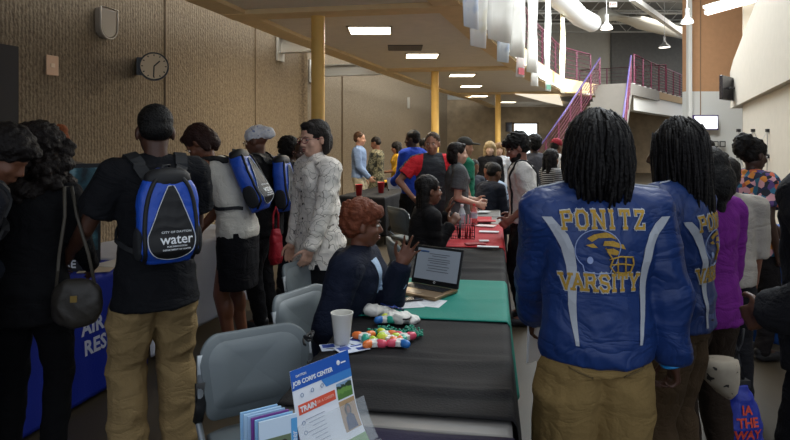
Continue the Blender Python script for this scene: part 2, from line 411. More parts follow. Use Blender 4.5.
def person(label, X, Y, rot, Ht=1.72, sex='m', build_=1.0, lean=0, bend=None, hp=5, hy=0, twist=0, seat=None, kneel=0,
           rh=None, lh=None, rhand={}, lhand={}, rfoot=None, lfoot=None, skin='5a3c2c', hair='short', hairc='0f0b09', hseed=1,
           top=None, bottom=None, shoe='15151a', face=None, vox=.009, cvox=.011, group=None, jaw=1.0, elb=None, z0=0, headfwd=0, hs=1.07, lockw={}):
    k = Ht / 1.753; b = build_; sh = (.185 if sex == 'm' else .165) * b
    hipw = .09 if sex == 'm' else .095
    pz = (.95 if seat is None else (seat + .10) / k)
    Pv = V((0, 0, pz)); lr = R(lean)
    Np = Pv + V((0, math.sin(lr) * .53, math.cos(lr) * .53))
    mid = Pv + V((0, math.sin(lr * .25) * .26, math.cos(lr * .25) * .26))
    Rt = MX.Rotation(R(twist), 3, 'Z') @ MX.Rotation(-lr, 3, 'X')
    nl = R(lean * .45 + hp * .35)
    Hc = Np + MX.Rotation(R(twist), 3, 'Z') @ V((0, math.sin(nl) * .155 + .012 + headfwd, math.cos(nl) * .155))
    Rh = MX.Rotation(R(twist + hy), 3, 'Z') @ MX.Rotation(-R(hp), 3, 'X')
    Hm = MX.Translation(Hc * k) @ Rh.to_4x4()
    Hm = Hm @ MX.Diagonal((hs, hs, hs, 1))
    I = dict(k=k, H=Hm, N=Np * k, P=Pv * k, mid=mid * k, Rt=Rt, sh=sh * k)
    S = {}; E = {}; W = {}
    for s, tgt in ((1, rh), (-1, lh)):
        S[s] = Np + Rt @ V((s * sh, 0, -.055))
        t = V(tgt) if tgt is not None else S[s] + V((s * .055, .03, -.53))
        pole = V((s * .35, -1, -.3)) if elb is None else V((s * elb[0], elb[1], elb[2]))
        E[s], W[s] = ik(S[s], t, .29, .26, pole)
    K = {}; A = {}; HP = {}
    for s, ft in ((1, rfoot), (-1, lfoot)):
        HP[s] = Pv + V((s * hipw, 0, -.03))
        if seat is None: t = V(ft) if ft is not None else V((s * .11, 0, .085))
        else: t = V(ft) if ft is not None else V((s * .12, .44, .085))
        K[s], A[s] = ik(HP[s], t, .43, .42, V((s * .12, 1, .25 if seat is not None else 0)))
    bs = b ** .5
    def torso(g, inf=0, t0=-.16, t1=1.0, hem=0, flat=1.0):
        tab = ([(-.16, .155, .105), (0, .168, .115), (.25, .150, .108), (.5, .150, .110), (.75, .168, .118), (.9, .160, .105), (1.0, .09, .075)] if sex == 'm' else
               [(-.16, .165, .112), (0, .175, .122), (.25, .138, .100), (.5, .132, .098), (.75, .145, .108), (.9, .142, .095), (1.0, .08, .066)])
        rings = []
        ts = [t0 + (t1 - t0) * i / 12 for i in range(13)]
        for t in ts:
            tt = max(t, tab[0][0])
            for i in range(len(tab) - 1):
                if tab[i][0] <= tt <= tab[i + 1][0] + 1e-6: break
            u = (tt - tab[i][0]) / (tab[i + 1][0] - tab[i][0]); w = tab[i][1] * (1 - u) + tab[i + 1][1] * u; d = tab[i][2] * (1 - u) + tab[i + 1][2] * u
            w = w * b + inf; d = d * (.35 + .65 * b) * flat + inf
            if t < 0: w += hem * (-t) * .5; d += hem * (-t) * .5
            c = bez(Pv, mid, Np, max(t, 0)) + V((0, 0, min(t, 0) * .53))
            tw = R(twist) * max(t, 0)
            tg = (bez(Pv, mid, Np, min(1, max(t, 0) + .02)) - bez(Pv, mid, Np, max(max(t, 0) - .02, 0))).normalized()
            if t < 0: tg = V((0, 0, 1))
            x = MX.Rotation(tw, 3, 'Z') @ V((1, 0, 0)); y = tg.cross(x).normalized()
            rings.append([(c + x * math.cos(a) * w + y * math.sin(a) * d) * k for a in [2 * math.pi * i / 20 for i in range(20)]])
        g.loft(rings)
    # body
    g = G(); torso(g)
    g.cap((Np - V((0, 0, .03))) * k, (Hm @ V((0, -.012 * k, -.06 * k))), (.060 if sex == 'm' else .05) * k * bs, (.054 if sex == 'm' else .046) * k)
    head_geo(g, Hm, k, sex, jaw)
    for s in (-1, 1):
        g.cap(Np * k, S[s] * k, .055 * k * bs, .056 * k * bs)
        g.cap(S[s] * k, E[s] * k, .053 * k * bs, .040 * k * bs); g.cap(E[s] * k, W[s] * k, .042 * k * bs, .027 * k)
        hd = (rhand if s > 0 else lhand); fw = (W[s] - E[s]).normalized()
        f2 = V(hd['f']).normalized() if 'f' in hd else fw
        pn = V(hd['n']) if 'n' in hd else V((-s, 0, 0)) + V((0, 0, -.2))
        add_hand(g, W[s] * k, f2, pn, s, k, hd.get('curl', .4), hd.get('spread', .12), fat=1.0 if vox < .008 else 1.18)
        g.cap(HP[s] * k, K[s] * k, .082 * k * bs, .055 * k * bs); g.cap(K[s] * k, A[s] * k, .055 * k * bs, .036 * k)
        g.ell((A[s] + (K[s] - A[s]) * .72 + V((0, -.012, 0))) * k, (.052 * k * bs, .054 * k * bs, .11 * k))
        g.cap(A[s] * k, (A[s] + V((s * .01, .12, -.045))) * k, .036 * k, .028 * k)
        if sex == 'f': g.ell((bez(Pv, mid, Np, .72) + Rt @ V((s * .065, .085, 0))) * k, (.06 * k, .05 * k, .06 * k))
    body = build(g, 'person', skinm(skin), None, voxel=vox, sm=2)
    body.location = (X, Y, z0); body.rotation_euler = (0, 0, R(rot))
    tag(body, label, 'person', group); I['body'] = body
    I.update(S=S, E=E, W=W, K=K, A=A, HP=HP)
    # hair
    if hair and hair != 'bald':
        if hair == 'locs':
            hg = locs(Hm, k, seed=hseed, **lockw); I['hair'] = build(hg, 'hair', hairm(hairc), body, smooth=True)
        else:
            hg, hv, lu = hair_geo(hair, Hm, k, hseed); I['hair'] = build(hg, 'hair', hairm(hairc), body, voxel=max(hv, vox), sm=1, lu=lu)
    # trousers / skirt
    bt = bottom or dict(c='20222a'); loose = bt.get('loose', .012)
    if bt.get('kind', 'trousers') == 'skirt':
        g = G(); rings = []
        for t, w, d in ((.14, .150, .115), (0, .182, .135), (-.12, .190, .140), (bt.get('len', -.44), .175, .135)):
            c = Pv + V((0, 0, t)) + (V((0, 0, 0)))
            rings.append([(c + V((math.cos(a) * w * b, math.sin(a) * d, 0))) * k for a in [2 * math.pi * i / 24 for i in range(24)]])
        g.loft(rings); I['bottom'] = build(g, 'skirt', cloth(bt['c']), body, voxel=cvox, sm=3, wr=(.004, 16, hseed))
    else:
        g = G(); torso(g, inf=.010 + min(loose, .02) * .4, t0=-.17, t1=.16)
        end = bt.get('end', 1.0)
        for s in (-1, 1):
            r1, r2, r3 = .088 * bs + loose, .060 * bs + loose * 1.3, .043 + loose * bt.get('ankle', 1.2)
            g.cap(HP[s] * k, (HP[s] * .65 + K[s] * .35) * k, (.088 * bs + loose * .25) * k, r1 * 1.0 * k); g.cap((HP[s] * .65 + K[s] * .35) * k, K[s] * k, r1 * k, r2 * k)
            Q = K[s] + (A[s] - K[s]) * end
            g.cap(K[s] * k, Q * k, r2 * k, r3 * k, flat=False); g.cap((Q + (K[s] - Q) * .2) * k, Q * k + (Q - K[s]) * .03, r3 * k, r3 * 1.02 * k, flat=True)
        I['bottom'] = build(g, bt.get('name', 'trousers'), bt.get('m') or cloth(bt['c'], rough=.9), body, voxel=cvox, sm=3, wr=(bt.get('wr', .007), bt.get('fr', 17), hseed + 3))
    if seat is None:      # the waist of trousers or skirt ends just under the hem of the top
        hz = (Pv.z + (top or {}).get('hem', -.14) * .53 + .05) * k; bm = bmesh.new(); bm.from_mesh(I['bottom'].data)
        bmesh.ops.delete(bm, geom=[v for v in bm.verts if v.co.z > hz], context='VERTS'); bm.to_mesh(I['bottom'].data); bm.free()
    # shoes
    for s in (-1, 1):
        if shoe is None: break
        g = G(); a = A[s] * k
        g.ell(a + V((s * .006, .055, -.045)) * k, (.048 * k, .135 * k, .040 * k)); g.ell(a + V((0, -.02, -.01)) * k, (.042 * k, .055 * k, .05 * k))
        g.cap(a + V((s * .002, -.03, -.066)) * k, a + V((s * .012, .12, -.066)) * k, .016 * k, .016 * k, sx=2.6, ref=(0, 0, 1))
        build(g, 'shoe', mat('shoe', shoe, rough=.5), body, voxel=.008 if vox < .011 else .012, sm=2)
    # top
    tp = top or dict(c='30323a'); inf = tp.get('inf', .012); ai = tp.get('arm', .012)
    g = G(); hem = tp.get('hem', -.14); torso(g, inf=inf, t0=hem, t1=.985, hem=tp.get('flare', .05))
    if hem < -.2:
        pass
    sl = tp.get('sleeve', 'long')
    for s in (-1, 1):
        if sl == 'none':
            g.cap((Np + (S[s] - Np) * .3) * k, (Np + (S[s] - Np) * .72) * k, .05 * k, .045 * k); continue
        g.cap(Np * k + Rt @ V((0, 0, -.012)), S[s] * k, (.056 + inf * .6) * k * bs, (.058 + ai) * k * bs)
        if sl == 'long':
            g.cap(S[s] * k, E[s] * k, (.056 + ai) * k * bs, (.044 + ai) * k * bs)
            g.cap(E[s] * k, (W[s] - (W[s] - E[s]) * .1) * k, (.046 + ai) * k * bs, (.032 + ai * .9) * k, flat=False)
            g.cap((W[s] - (W[s] - E[s]) * .25) * k, (W[s] + (W[s] - E[s]) * .02) * k, (.034 + ai) * k, (.031 + ai * .9) * k, flat=True)
        elif sl == 'roll':
            Q = E[s] + (W[s] - E[s]) * .25
            g.cap(S[s] * k, E[s] * k, (.056 + ai) * k * bs, (.046 + ai) * k * bs); g.cap(E[s] * k, Q * k, (.048 + ai) * k * bs, (.046 + ai) * k * bs, flat=True)
        else:
            Q = S[s] + (E[s] - S[s]) * .68
            g.cap(S[s] * k, Q * k, (.057 + ai) * k * bs, (.055 + ai * 1.3) * k * bs, flat=True); g.cap(S[s] * k, (S[s] + (E[s] - S[s]) * .2) * k, (.057 + ai) * k * bs)
        if sex == 'f': g.ell((bez(Pv, mid, Np, .72) + Rt @ V((s * .06, .082 + inf * .6, 0))) * k, (.062 * k, .05 * k, .062 * k))
    if tp.get('collar', 1):
        g.cap((Np + Rt @ V((0, .0, -.01))) * k, (Np + Rt @ V((0, .008, .035 if tp.get('collar', 1) == 1 else .06))) * k, (.074 if sex == 'm' else .062) * k * bs, (.066 if sex == 'm' else .056) * k * bs, flat=True)
    I['top'] = build(g, tp.get('name', 'shirt'), tp.get('m') or cloth(tp['c'], rough=tp.get('rough', .85)), body, voxel=cvox, sm=2, wr=(tp.get('wr', .006), tp.get('fr', 15), hseed + 9))
    if face is not None: face_parts(body, Hm, k, **face)
    return I
def mw_of(I): return I['body'].matrix_basis.copy()

# ---------------------------------------------------------------- backpack
def backpack(I, label, logo=True, blue='1440a8', group='blue and black backpacks', side=0, dz=0, sz=1.0):
    b = I['body']; k = I['k']
    t = empty('backpack', b.location, b.rotation_euler.z, label, 'backpack', group)
    P, N, mid = I['P'] / k, I['N'] / k, I['mid'] / k
    up = (N - P).normalized(); x = I['Rt'] @ V((1, 0, 0)); out = x.cross(up).normalized() * -1
    if out.y > 0: out = -out
    tree = bvh(I['top'])
    c0 = bez(P, mid, N, .60) * k
    h, nn, _, _ = tree.ray_cast(c0 + out * .6, -out, 2)
    base = (h if h is not None else c0 + out * .13)
    M0 = MX.Translation(base + out * .005) @ MX((x, up, out)).transposed().to_4x4() @ MX.Diagonal((sz, sz, sz, 1))
    Z = lambda a, b_, c_: M0 @ V((a, b_, c_))
    def sec(y):   # half width, depth at height y (-.26..+.22)
        u = (y + .26) / .48
        w = .155 * (1 - .02 * u) * min(1, (1 - max(0, (u - .62) / .40) ** 2) ** .5 if u > .62 else 1) * min(1, .72 + u * 2.2)
        return max(w, .02), (.155 - .05 * u) * min(1, .55 + u * 3) * (1 if u < .85 else (1 - (u - .85) * 3))
    g = G(); rings = []
    for i in range(15):
        y = -.26 + .48 * i / 14; w, d = sec(y); ring = []
        for j in range(24):
            a = 2 * math.pi * j / 24; ca, sa = math.cos(a), math.sin(a)
            xx = math.copysign(abs(ca) ** .6, ca) * w; zz = (math.copysign(abs(sa) ** .7, sa) * .5 + .5) * d
            ring.append(Z(xx, y, zz))
        rings.append(ring)
    g.loft(rings)
    body = build(g, 'pack_body', mat('pack_nylon', blue, rough=.4, bump=.3, bscale=60, var=.12), t, voxel=.009, sm=2, wr=(.003, 25, 5))
    tr = bvh(body); rot_in = M0.to_3x3().to_4x4(); rot_in.normalize() if hasattr(rot_in, 'normalize') else None
    mwd = M0 @ MX.Translation((0, 0, .4))
    # black teardrop front panel
    def tear(w, y0, y1):
        pts = []
        for i in range(29):
            a = math.pi * i / 28
            u = i / 28
            t_ = (1 - math.cos(a)) / 2; pts.append((w * (.12 + .88 * min(1, t_ / .68) ** .9) * (1 - max(0, (t_ - .68) / .32) ** 3) ** .5 if 0 < u < 1 else 0, y1 - (y1 - y0) * t_))
        return pts + [(-a, b_) for a, b_ in pts[-2:0:-1]]
    tp = tear(.112, -.235, .135)
    fp = decal(poly_me([tp]), mwd, tr, 'front_panel', mat('black_nylon', '101114', rough=.6), t, off=.005, thick=.006)
    pp = [];
    for (a, b_) in tp + tp[:1]:
        hh, _, _, _ = tr.ray_cast(mwd @ V((a * 1.04, b_, 0)), -M0.to_3x3().col[2].normalized(), 2)
        if hh: pp.append(hh + out * .009)
    if len(pp) > 6: build(G().tube(pp, .002, n=6), 'piping', mat('white_piping', 'd6dbe0', rough=.5), t, smooth=True)
    # dark outer zip rim
    rim = []
    for i in range(31):
        a = -.15 * math.pi + 1.3 * math.pi * i / 30
        rim.append((.128 * math.copysign(abs(math.cos(a)) ** .7, math.cos(a)), -.10 + .29 * math.sin(a) if math.sin(a) > 0 else -.10 + .32 * math.sin(a)))
    rp = []
    for a, b_ in rim:
        hh, _, _, _ = tr.ray_cast(mwd @ V((a, b_, 0)), -M0.to_3x3().col[2].normalized(), 2)
        if hh: rp.append(hh + out * .003)
    if len(rp) > 6: build(G().tube(rp, .010, n=8), 'zip_rim', mat('black_nylon', '101114', rough=.6), t, smooth=True)
    g = G(); g.ell((0, 0, 0), (.118, .060, .058), M0 @ MX.Translation((0, .165, .055)), p=.8)
    build(g, 'top_cap', mat('black_nylon', '101114', rough=.6), t, smooth=True)
    for s in (-1, 1):
        g = G(); g.ell((0, 0, 0), (.022, .085, .05), M0 @ MX.Translation((s * .145, -.15, .07)), p=.8)
        build(g, 'side_pocket', mat('black_mesh', '1a1c20', rough=.8, bump=.5, bscale=200), t, smooth=True)
    g = G(); g.tube([Z(-.02, .20, .03), Z(-.015, .235, .035), Z(.015, .235, .035), Z(.02, .20, .03)], .007)
    build(g, 'grab_handle', mat('black_nylon', '101114', rough=.6), t, smooth=True)
    # straps over the shoulders
    for s in (-1, 1):
        raw = [base + x * s * .07 + up * .17 * sz, N * k + x * s * .10 * k + up * (-.01) * k - out * -.05, N * k + x * s * .115 * k + up * .02 - out * .02,
               N * k + x * s * .125 * k - up * .06 - out * .10, N * k + x * s * .135 * k - up * .18 - out * .14, N * k + x * s * .15 * k - up * .30 - out * .10,
               N * k + x * s * .17 * k - up * .36, base + x * s * .13 - up * .20]
        fine = []
        for i in range(len(raw) - 1):
            for q in range(4): fine.append(raw[i].lerp(raw[i + 1], q / 4))
        fine.append(raw[-1]); pts = []
        for p in fine:
            loc, nn, _, dd = tree.find_nearest(p)
            pts.append(loc + nn * .009 if loc is not None else p)
        pts[0] = raw[0]; g = G(); rings = []
        for i, p in enumerate(pts):
            d = (pts[min(i + 1, len(pts) - 1)] - pts[max(i - 1, 0)]).normalized(); _, nn, _, _ = tree.find_nearest(p)
            sx = d.cross(nn).normalized(); w = .028 if i < 18 else .012
            rings.append([p + sx * w * a + nn * .006 * b_ for a, b_ in ((-1, -1), (1, -1), (1, 1), (-1, 1))])
        g.loft(rings); build(g, 'strap', mat('strap_webbing', '15171b', rough=.7), t, smooth=False)
    if logo:
        for txt, size, y, xs in (('CITY OF DAYTON', .015, -.095, 1.2), ('water', .068, -.132, 1.0), ('PURE INNOVATION', .011, -.166, 1.0), ('DEPARTMENT OF WATER', .011, -.182, 1.1)):
            me = textgeo(txt, size, .0008 if size > .05 else .0002); me.transform(MX.Diagonal((xs, 1, 1, 1)))
            decal(me, mwd @ MX.Translation((.020, y, 0)), tr, 'logo_text', mat('logo_white', 'e8ecef', rough=.5), t, off=.0105, cell=.03, thick=.001)
    return t
# ---------------------------------------------------------------- the hall
SLB = 3.25; FL2 = 3.62; TOPZ = 8.2
def WL(Y, off=-5.33): return V((off + .3 * Y, Y, 0))
hall = V((.287, .958, 0)).normalized(); acr = V((.958, -.287, 0)).normalized()
def m_cord(nt, N, L, b, tc):
    mp = N.new('ShaderNodeMapping'); mp.inputs['Rotation'].default_value = (0, 0, -math.atan(.3 / 1)); L.new(tc.outputs['Object'], mp.inputs['Vector'])
    sx = N.new('ShaderNodeSeparateXYZ'); L.new(tc.outputs['Object'], sx.inputs[0])
    w = N.new('ShaderNodeTexWave'); w.wave_type = 'BANDS'; w.bands_direction = 'Y'; w.inputs['Scale'].default_value = 7.5; w.inputs['Distortion'].default_value = 3.5; w.inputs['Detail'].default_value = 3; w.inputs['Detail Scale'].default_value = 3
    L.new(tc.outputs['Object'], w.inputs['Vector'])
    n = N.new('ShaderNodeTexNoise'); n.inputs['Scale'].default_value = 28; n.inputs['Detail'].default_value = 5; L.new(tc.outputs['Object'], n.inputs['Vector'])
    a = N.new('ShaderNodeMath'); a.operation = 'MULTIPLY_ADD'; L.new(w.outputs['Fac'], a.inputs[0]); a.inputs[1].default_value = .3
    L.new(n.outputs['Fac'], a.inputs[2])
    L.new(ramp(N, L, a.outputs[0], [(.3, '584a3a'), (.75, '7f705a'), (1.0, '90806a')]), b.inputs['Base Color'])
    bp = N.new('ShaderNodeBump'); bp.inputs['Strength'].default_value = .5; bp.inputs['Distance'].default_value = .02
    L.new(a.outputs[0], bp.inputs['Height']); L.new(bp.outputs['Normal'], b.inputs['Normal'])
CORD = nodemat('ribbed_concrete', m_cord, .9)
def m_floor(nt, N, L, b, tc):
    n = N.new('ShaderNodeTexNoise'); n.inputs['Scale'].default_value = 1.1; n.inputs['Detail'].default_value = 6; L.new(tc.outputs['Object'], n.inputs['Vector'])
    n2 = N.new('ShaderNodeTexNoise'); n2.inputs['Scale'].default_value = 60; n2.inputs['Detail'].default_value = 2; L.new(tc.outputs['Object'], n2.inputs['Vector'])
    a = N.new('ShaderNodeMath'); a.operation = 'MULTIPLY_ADD'; L.new(n2.outputs['Fac'], a.inputs[0]); a.inputs[1].default_value = .2; L.new(n.outputs['Fac'], a.inputs[2])
    L.new(ramp(N, L, a.outputs[0], [(.35, '322c22'), (.6, '3e362a'), (.85, '4a4133')]), b.inputs['Base Color'])
FLOOR = nodemat('polished_concrete', m_floor, .5); FLOOR.node_tree.nodes['Principled BSDF'].inputs['Specular IOR Level'].default_value = .3
def plane_grid(a, b, c, d): return G().quad(a, b, c, d)
struct(G().quad((-9, -4, 0), (16, -4, 0), (26, 42, 0), (-9, 42, 0)), 'floor', FLOOR)
# left wall: ribbed concrete, stepping back once
def wallslab(p, q, z0, z1, th, side, name, m):
    d = (q - p).normalized(); n = V((-d.y, d.x, 0)) * side * th
    g = G().loft([[V((u.x, u.y, z)) for u in (p, q, q + n, p + n)] for z in (z0, z1)]); return struct(g, name, m)
wallslab(WL(-3), WL(12), 0, 5.6, .3, 1, 'wall_left', CORD)
wallslab(WL(12) + V((-.02, 0, 0)), V((-6.65 + .3 * 11.6, 11.6, 0)), 0, 5.6, .3, 1, 'wall_left_return', CORD)
wallslab(V((-6.65 + 3.3, 11, 0)), V((-6.65 + 9.3, 31, 0)), 0, 5.6, .3, 1, 'wall_left_far', CORD)
g = G()
for y in (7.9, 10.1):
    p = WL(y) + acr * .004; g.beam(p, p + V((0, 0, 5.4)), .02, .03, up=acr)
p0 = V((-6.65 + .3 * 17.2, 17.2, 0)) + acr * .02
g.beam(p0, p0 + V((0, 0, 3.6)), .05, .05, up=acr)
struct(g, 'trim_1', mat('joint_sealant', '7b6a55', rough=.9))
wallslab(V((2.0, 31, 0)), V((20, 29.5, 0)), 0, SLB + .4, .3, 1, 'wall_far', mat('brown_masonry', '8a785f', rough=.9, var=.2, vscale=3, bump=.4, bscale=20))
# door on the left
dd = WL(1.0) + acr * .02; de = WL(5.80) + acr * .02
struct(G().beam(dd + V((0, 0, 1.25)), de + V((0, 0, 1.25)), .05, 2.5), 'door_1', mat('dark_door', '15141c', rough=.7))
# slab over the tables
Lp = [(-4.6, 0), (-3.2, 3.5), (-2.30, 7.25), (-1.78, 9.5), (.51, 17.6), (3.2, 25), (4.6, 30)]
Rp = [(-1.2, 0), (-.2, 3.5), (.81, 7.4), (1.6, 10), (2.54, 12.7), (3.76, 16.1), (5.6, 20.4), (7.2, 22.3), (13, 30)]
def interp(P_, y):
    for (x0, y0), (x1, y1) in zip(P_, P_[1:]):
        if y0 <= y <= y1: return x0 + (x1 - x0) * (y - y0) / (y1 - y0)
    return P_[-1][0]
ys = [0, 3.5, 7.25, 7.4, 9.5, 10, 12.7, 16.1, 17.6, 20.4, 22.3, 25, 30]
SOF = mat('soffit_paint', 'e6cb9a', rough=.8, var=.05)
g = G(); g.loft([[V((interp(Lp, y), y, SLB)), V((interp(Rp, y), y, SLB)), V((interp(Rp, y), y, FL2)), V((interp(Lp, y), y, FL2))] for y in ys])
struct(g, 'ceiling', mat('ceiling_paint', 'e6dccb', rough=.85, var=.04))
# dropped edge beams of the slab
g = G()
for P_, s in ((Lp, 1), (Rp, -1)):
    P2 = [(x + s * .16, y) for x, y in P_]
    g.loft([[V((x - .17, y, SLB - .05)), V((x + .17, y, SLB - .05)), V((x + .17, y, FL2 + .05)), V((x - .17, y, FL2 + .05))] for x, y in P2])
for y in (7.9, 14.2, 21.4):
    xl, xr = interp(Lp, y), interp(Rp, y); a = V((xl, y, SLB - .03)); bq = V((xr, y - .3 * (xr - xl) * .6, SLB - .03)); g.beam(a, bq, .36, .06)
struct(g, 'ceiling_edge_beam', SOF)
# cream fascia band with a pale light strip along the balcony
g = G()
g.loft([[V((x + .01, y, SLB - .02)), V((x + .06, y, SLB - .02)), V((x + .06, y, SLB + .04)), V((x + .01, y, SLB + .04))] for x, y in Rp[1:-1]])
struct(g, 'trim_2', mat('pale_edge_strip', 'f1ead8', rough=.5))
# steel beams tying slab to wall
for i, ((px, py), off, name) in enumerate((((277, 45), -5.33, 'a'), ((309, 74), -6.65, 'b'))):
    Y = (10.9, 15.2)[i]; a = V((off + .3 * Y, Y, 3.30 + .02 * i)); bq = a + acr * next(q * .02 for q in range(10, 200) if (a + acr * q * .02).x > interp(Lp, (a + acr * q * .02).y) - .05)
    g = G(); z = (0, 0, 1)
    g.beam(a, bq, .02, .26); g.beam(a + V((0, 0, .13)), bq + V((0, 0, .13)), .16, .022); g.beam(a - V((0, 0, .13)), bq - V((0, 0, .13)), .16, .022)
    pl = a + acr * .03; g.beam(pl - V((0, 0, .28)), pl + V((0, 0, .28)), .26, .03, up=acr)
    tag(build(g, 'steel_beam', mat('white_steel', 'b9b6ad', rough=.5)), ('white painted steel beam tying the ceiling edge to the wall, nearer one left of the yellow column', 'white painted steel beam just right of the nearest yellow column, further along the wall')[i], 'beam')
# columns
COLM = mat('yellow_column_paint', 'e6bb66', rough=.55, var=.05)
for i, (px, py) in enumerate(((318, 12), (435, 69), (498, 93))):
    p = atz(px, py, SLB); r = (.086, .088, .095)[i]
    g = G().cap((p.x, p.y, 0), (p.x, p.y, SLB), r, n=32, flat=True)
    o = struct(g, 'column', COLM); autos(o)
# recessed lights
LM = mat('light_diffuser', 'fff2d8', emit=5)
for i, (px, py) in enumerate(((370, 30), (422, 55.5), (462, 75), (471, 86), (479, 96), (508, 102), (532, 108))):
    p = atz(px, py, SLB); t = empty('ceiling_light', (p.x, p.y, SLB), -R(16.5) if i > 20 else 0, 
        ('square recessed ceiling light nearest the near yellow column', 'second recessed ceiling light, behind the largest one', 'recessed ceiling light left of the second yellow column top', 'fourth recessed ceiling light, just behind the third', 'fifth recessed ceiling light from the largest one, small and thin', 'recessed ceiling light beside the third yellow column', 'recessed ceiling light above the bright doorway by the stairs')[i], 'ceiling light', 'square recessed ceiling lights')
    build(G().box((0, 0, -.004), (.60, .60, .012)), 'diffuser', LM, t)
    g = G()
    for a in (0, 1, 2, 3):
        m = MX.Rotation(R(90 * a), 4, 'Z'); g.box((0, .315, -.006), (.66, .03, .02), m)
    build(g, 'frame', mat('light_frame', 'd9cfb8'), t)
    L_ = bpy.data.lights.new('l', 'AREA'); L_.shape = 'SQUARE'; L_.size = .6; L_.energy = 55; L_.color = (1, .9, .72); lo = bpy.data.objects.new('lamp_glow', L_); C.objects.link(lo)
    lo.location = (p.x, p.y, SLB - .03)
p = atz(405, 47.5, SLB); t = empty('ceiling_vent', (p.x, p.y, SLB), 0, 'grey square ceiling vent grille between the two largest ceiling lights', 'vent')
build(G().box((0, 0, -.005), (.6, .6, .01)), 'backing', mat('vent_dark', '4d463d'), t)
g = G()
for i in range(9): g.box((0, -.26 + i * .065, -.014), (.58, .02, .012))
build(g, 'slat', mat('vent_slat', '8e8474'), t)
# ---- atrium: walls, roof
LG = mat('grey_block_paint', 'a3a096', rough=.85, var=.04); DG = mat('dark_grey_wall', '5c5b58', rough=.9, var=.08)
wallslab(V((2, 34.5, 0)), V((12.1, 34.5, 0)), FL2 - .3, TOPZ, .3, 1, 'wall_back_grey', LG)
wallslab(V((12.1, 34.3, 0)), V((17.5, 34.3, 0)), FL2 - .3, TOPZ, .3, 1, 'wall_back_dark', DG)
wallslab(V((2, 35.5, 0)), V((20, 35.5, 0)), 0, FL2, .3, 1, 'wall_back_lower', mat('cream_wall', 'b9b3a5', rough=.85))
T0, T1 = V((xat(686, 24, 3), 24, 0)), V((15, 24, 0))
wallslab(T0, T1, 3.52, TOPZ, .3, 1, 'wall_back_tan', mat('tan_wall_paint', 'bd8f68', rough=.85, var=.05))
wallslab(T0, T1, 0, 3.52, .3, 1, 'wall_back_white', mat('white_block_paint', 'dbdad4', rough=.8))
g = G().box((T0.x + .05, 23.85, TOPZ / 2), (.14, .2, TOPZ)); struct(g, 'column', mat('white_column_paint', 'd4d2cb', rough=.6))
g = G().beam(V((xat(700.5, 23.98, 4), 23.98, 0)), V((xat(700.5, 23.98, 4), 23.98, TOPZ)), .03, .02, up=(0, 1, 0)); struct(g, 'trim_3', mat('wall_seam', '8e7358', rough=.9))
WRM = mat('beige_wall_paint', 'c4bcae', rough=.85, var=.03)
q0, q1 = V((10.0, 18, 0)), V((3.1, 2.4, 0))
wallslab(q0.lerp(q1, .10), q1, 0, 2.56, .3, 1, 'wall_right_lower', WRM)
nn = V((-(q1 - q0).y, (q1 - q0).x, 0)).normalized()
def on_right(px, py):
    t = (px - 395) / F; m_ = (q0.x - q1.x) / (q0.y - q1.y); Y = (q0.x - m_ * q0.y) / (t - m_); return V((t * Y, Y, CZ - (py - HOR) / F * Y))
up_ = [on_right(735, 106), on_right(734.5, 72), on_right(738, 60), on_right(745, 45), on_right(755, 26), on_right(764, 12)]
up_[0].z = 2.56; up_ += [V((up_[-1].x - .5, up_[-1].y - 1.1, TOPZ)), V((q1.x, q1.y, TOPZ)), V((q1.x, q1.y, 2.56))]
g = G().loft([[p - nn * .12 for p in up_], [p + nn * .25 for p in up_]]); struct(g, 'wall_right_upper', WRM)
# recess jamb ending the right wall, its shade put into a darker beige

wallslab(V((10.3, 18.2, 0)), V((15, 24, 0)), 0, TOPZ, .3, -1, 'wall_right_end', mat('recess_shade_tone', '9d9383', rough=.9))
# roof deck, trusses, duct
struct(G().loft([[V((x0, y, TOPZ)), V((x1, y, TOPZ)), V((x1, y, TOPZ + .2)), V((x0, y, TOPZ + .2))] for x0, x1, y in ((-9, 12, -4), (-9, 20, 36))]), 'ceiling_roof_deck', mat('roof_deck', '6b6a66', rough=.9, stretch=(1, 1, 1)))
TM = mat('truss_paint', 'a9a8a2', rough=.6)
tl = ['nearest', 'second nearest', 'third', 'fourth', 'fifth', 'furthest']
for i, Y in enumerate((21, 23.5, 26, 28.5, 31, 33.4)):
    g = G(); xa, xb = 3.0, 19.0 if Y < 33 else 17
    if Y < 24.2: xb = 11
    g.beam((xa, Y, TOPZ - .05), (xb, Y, TOPZ - .05), .10, .07); g.beam((xa, Y, TOPZ - .70), (xb, Y, TOPZ - .70), .10, .07)
    n = int((xb - xa) / .6)
    for j in range(n):
        x = xa + .6 * j; z0_, z1_ = (TOPZ - .7, TOPZ - .05) if j % 2 == 0 else (TOPZ - .05, TOPZ - .7)
        g.beam((x, Y, z0_), (x + .6, Y, z1_), .03, .03, up=(0, 1, 0))
    tag(build(g, 'roof_truss', TM), 'grey open web roof truss crossing the tall hall, %s along the roof' % tl[i], 'truss', 'open web roof trusses')
def poleline(a, b, r, name, m, label, cat):
    return tag(build(G().tube([a, b], r, n=16), name, m, smooth=True), label, cat)
# white main girder crossing diagonally
ga, gb = aty(632, -2, 22), aty(688, 38, 31)
tag(build(G().beam(ga, gb, .2, .2), 'diagonal_girder', mat('white_steel', 'd8d6ce', rough=.5)), 'bright white diagonal girder below the roof trusses', 'beam')
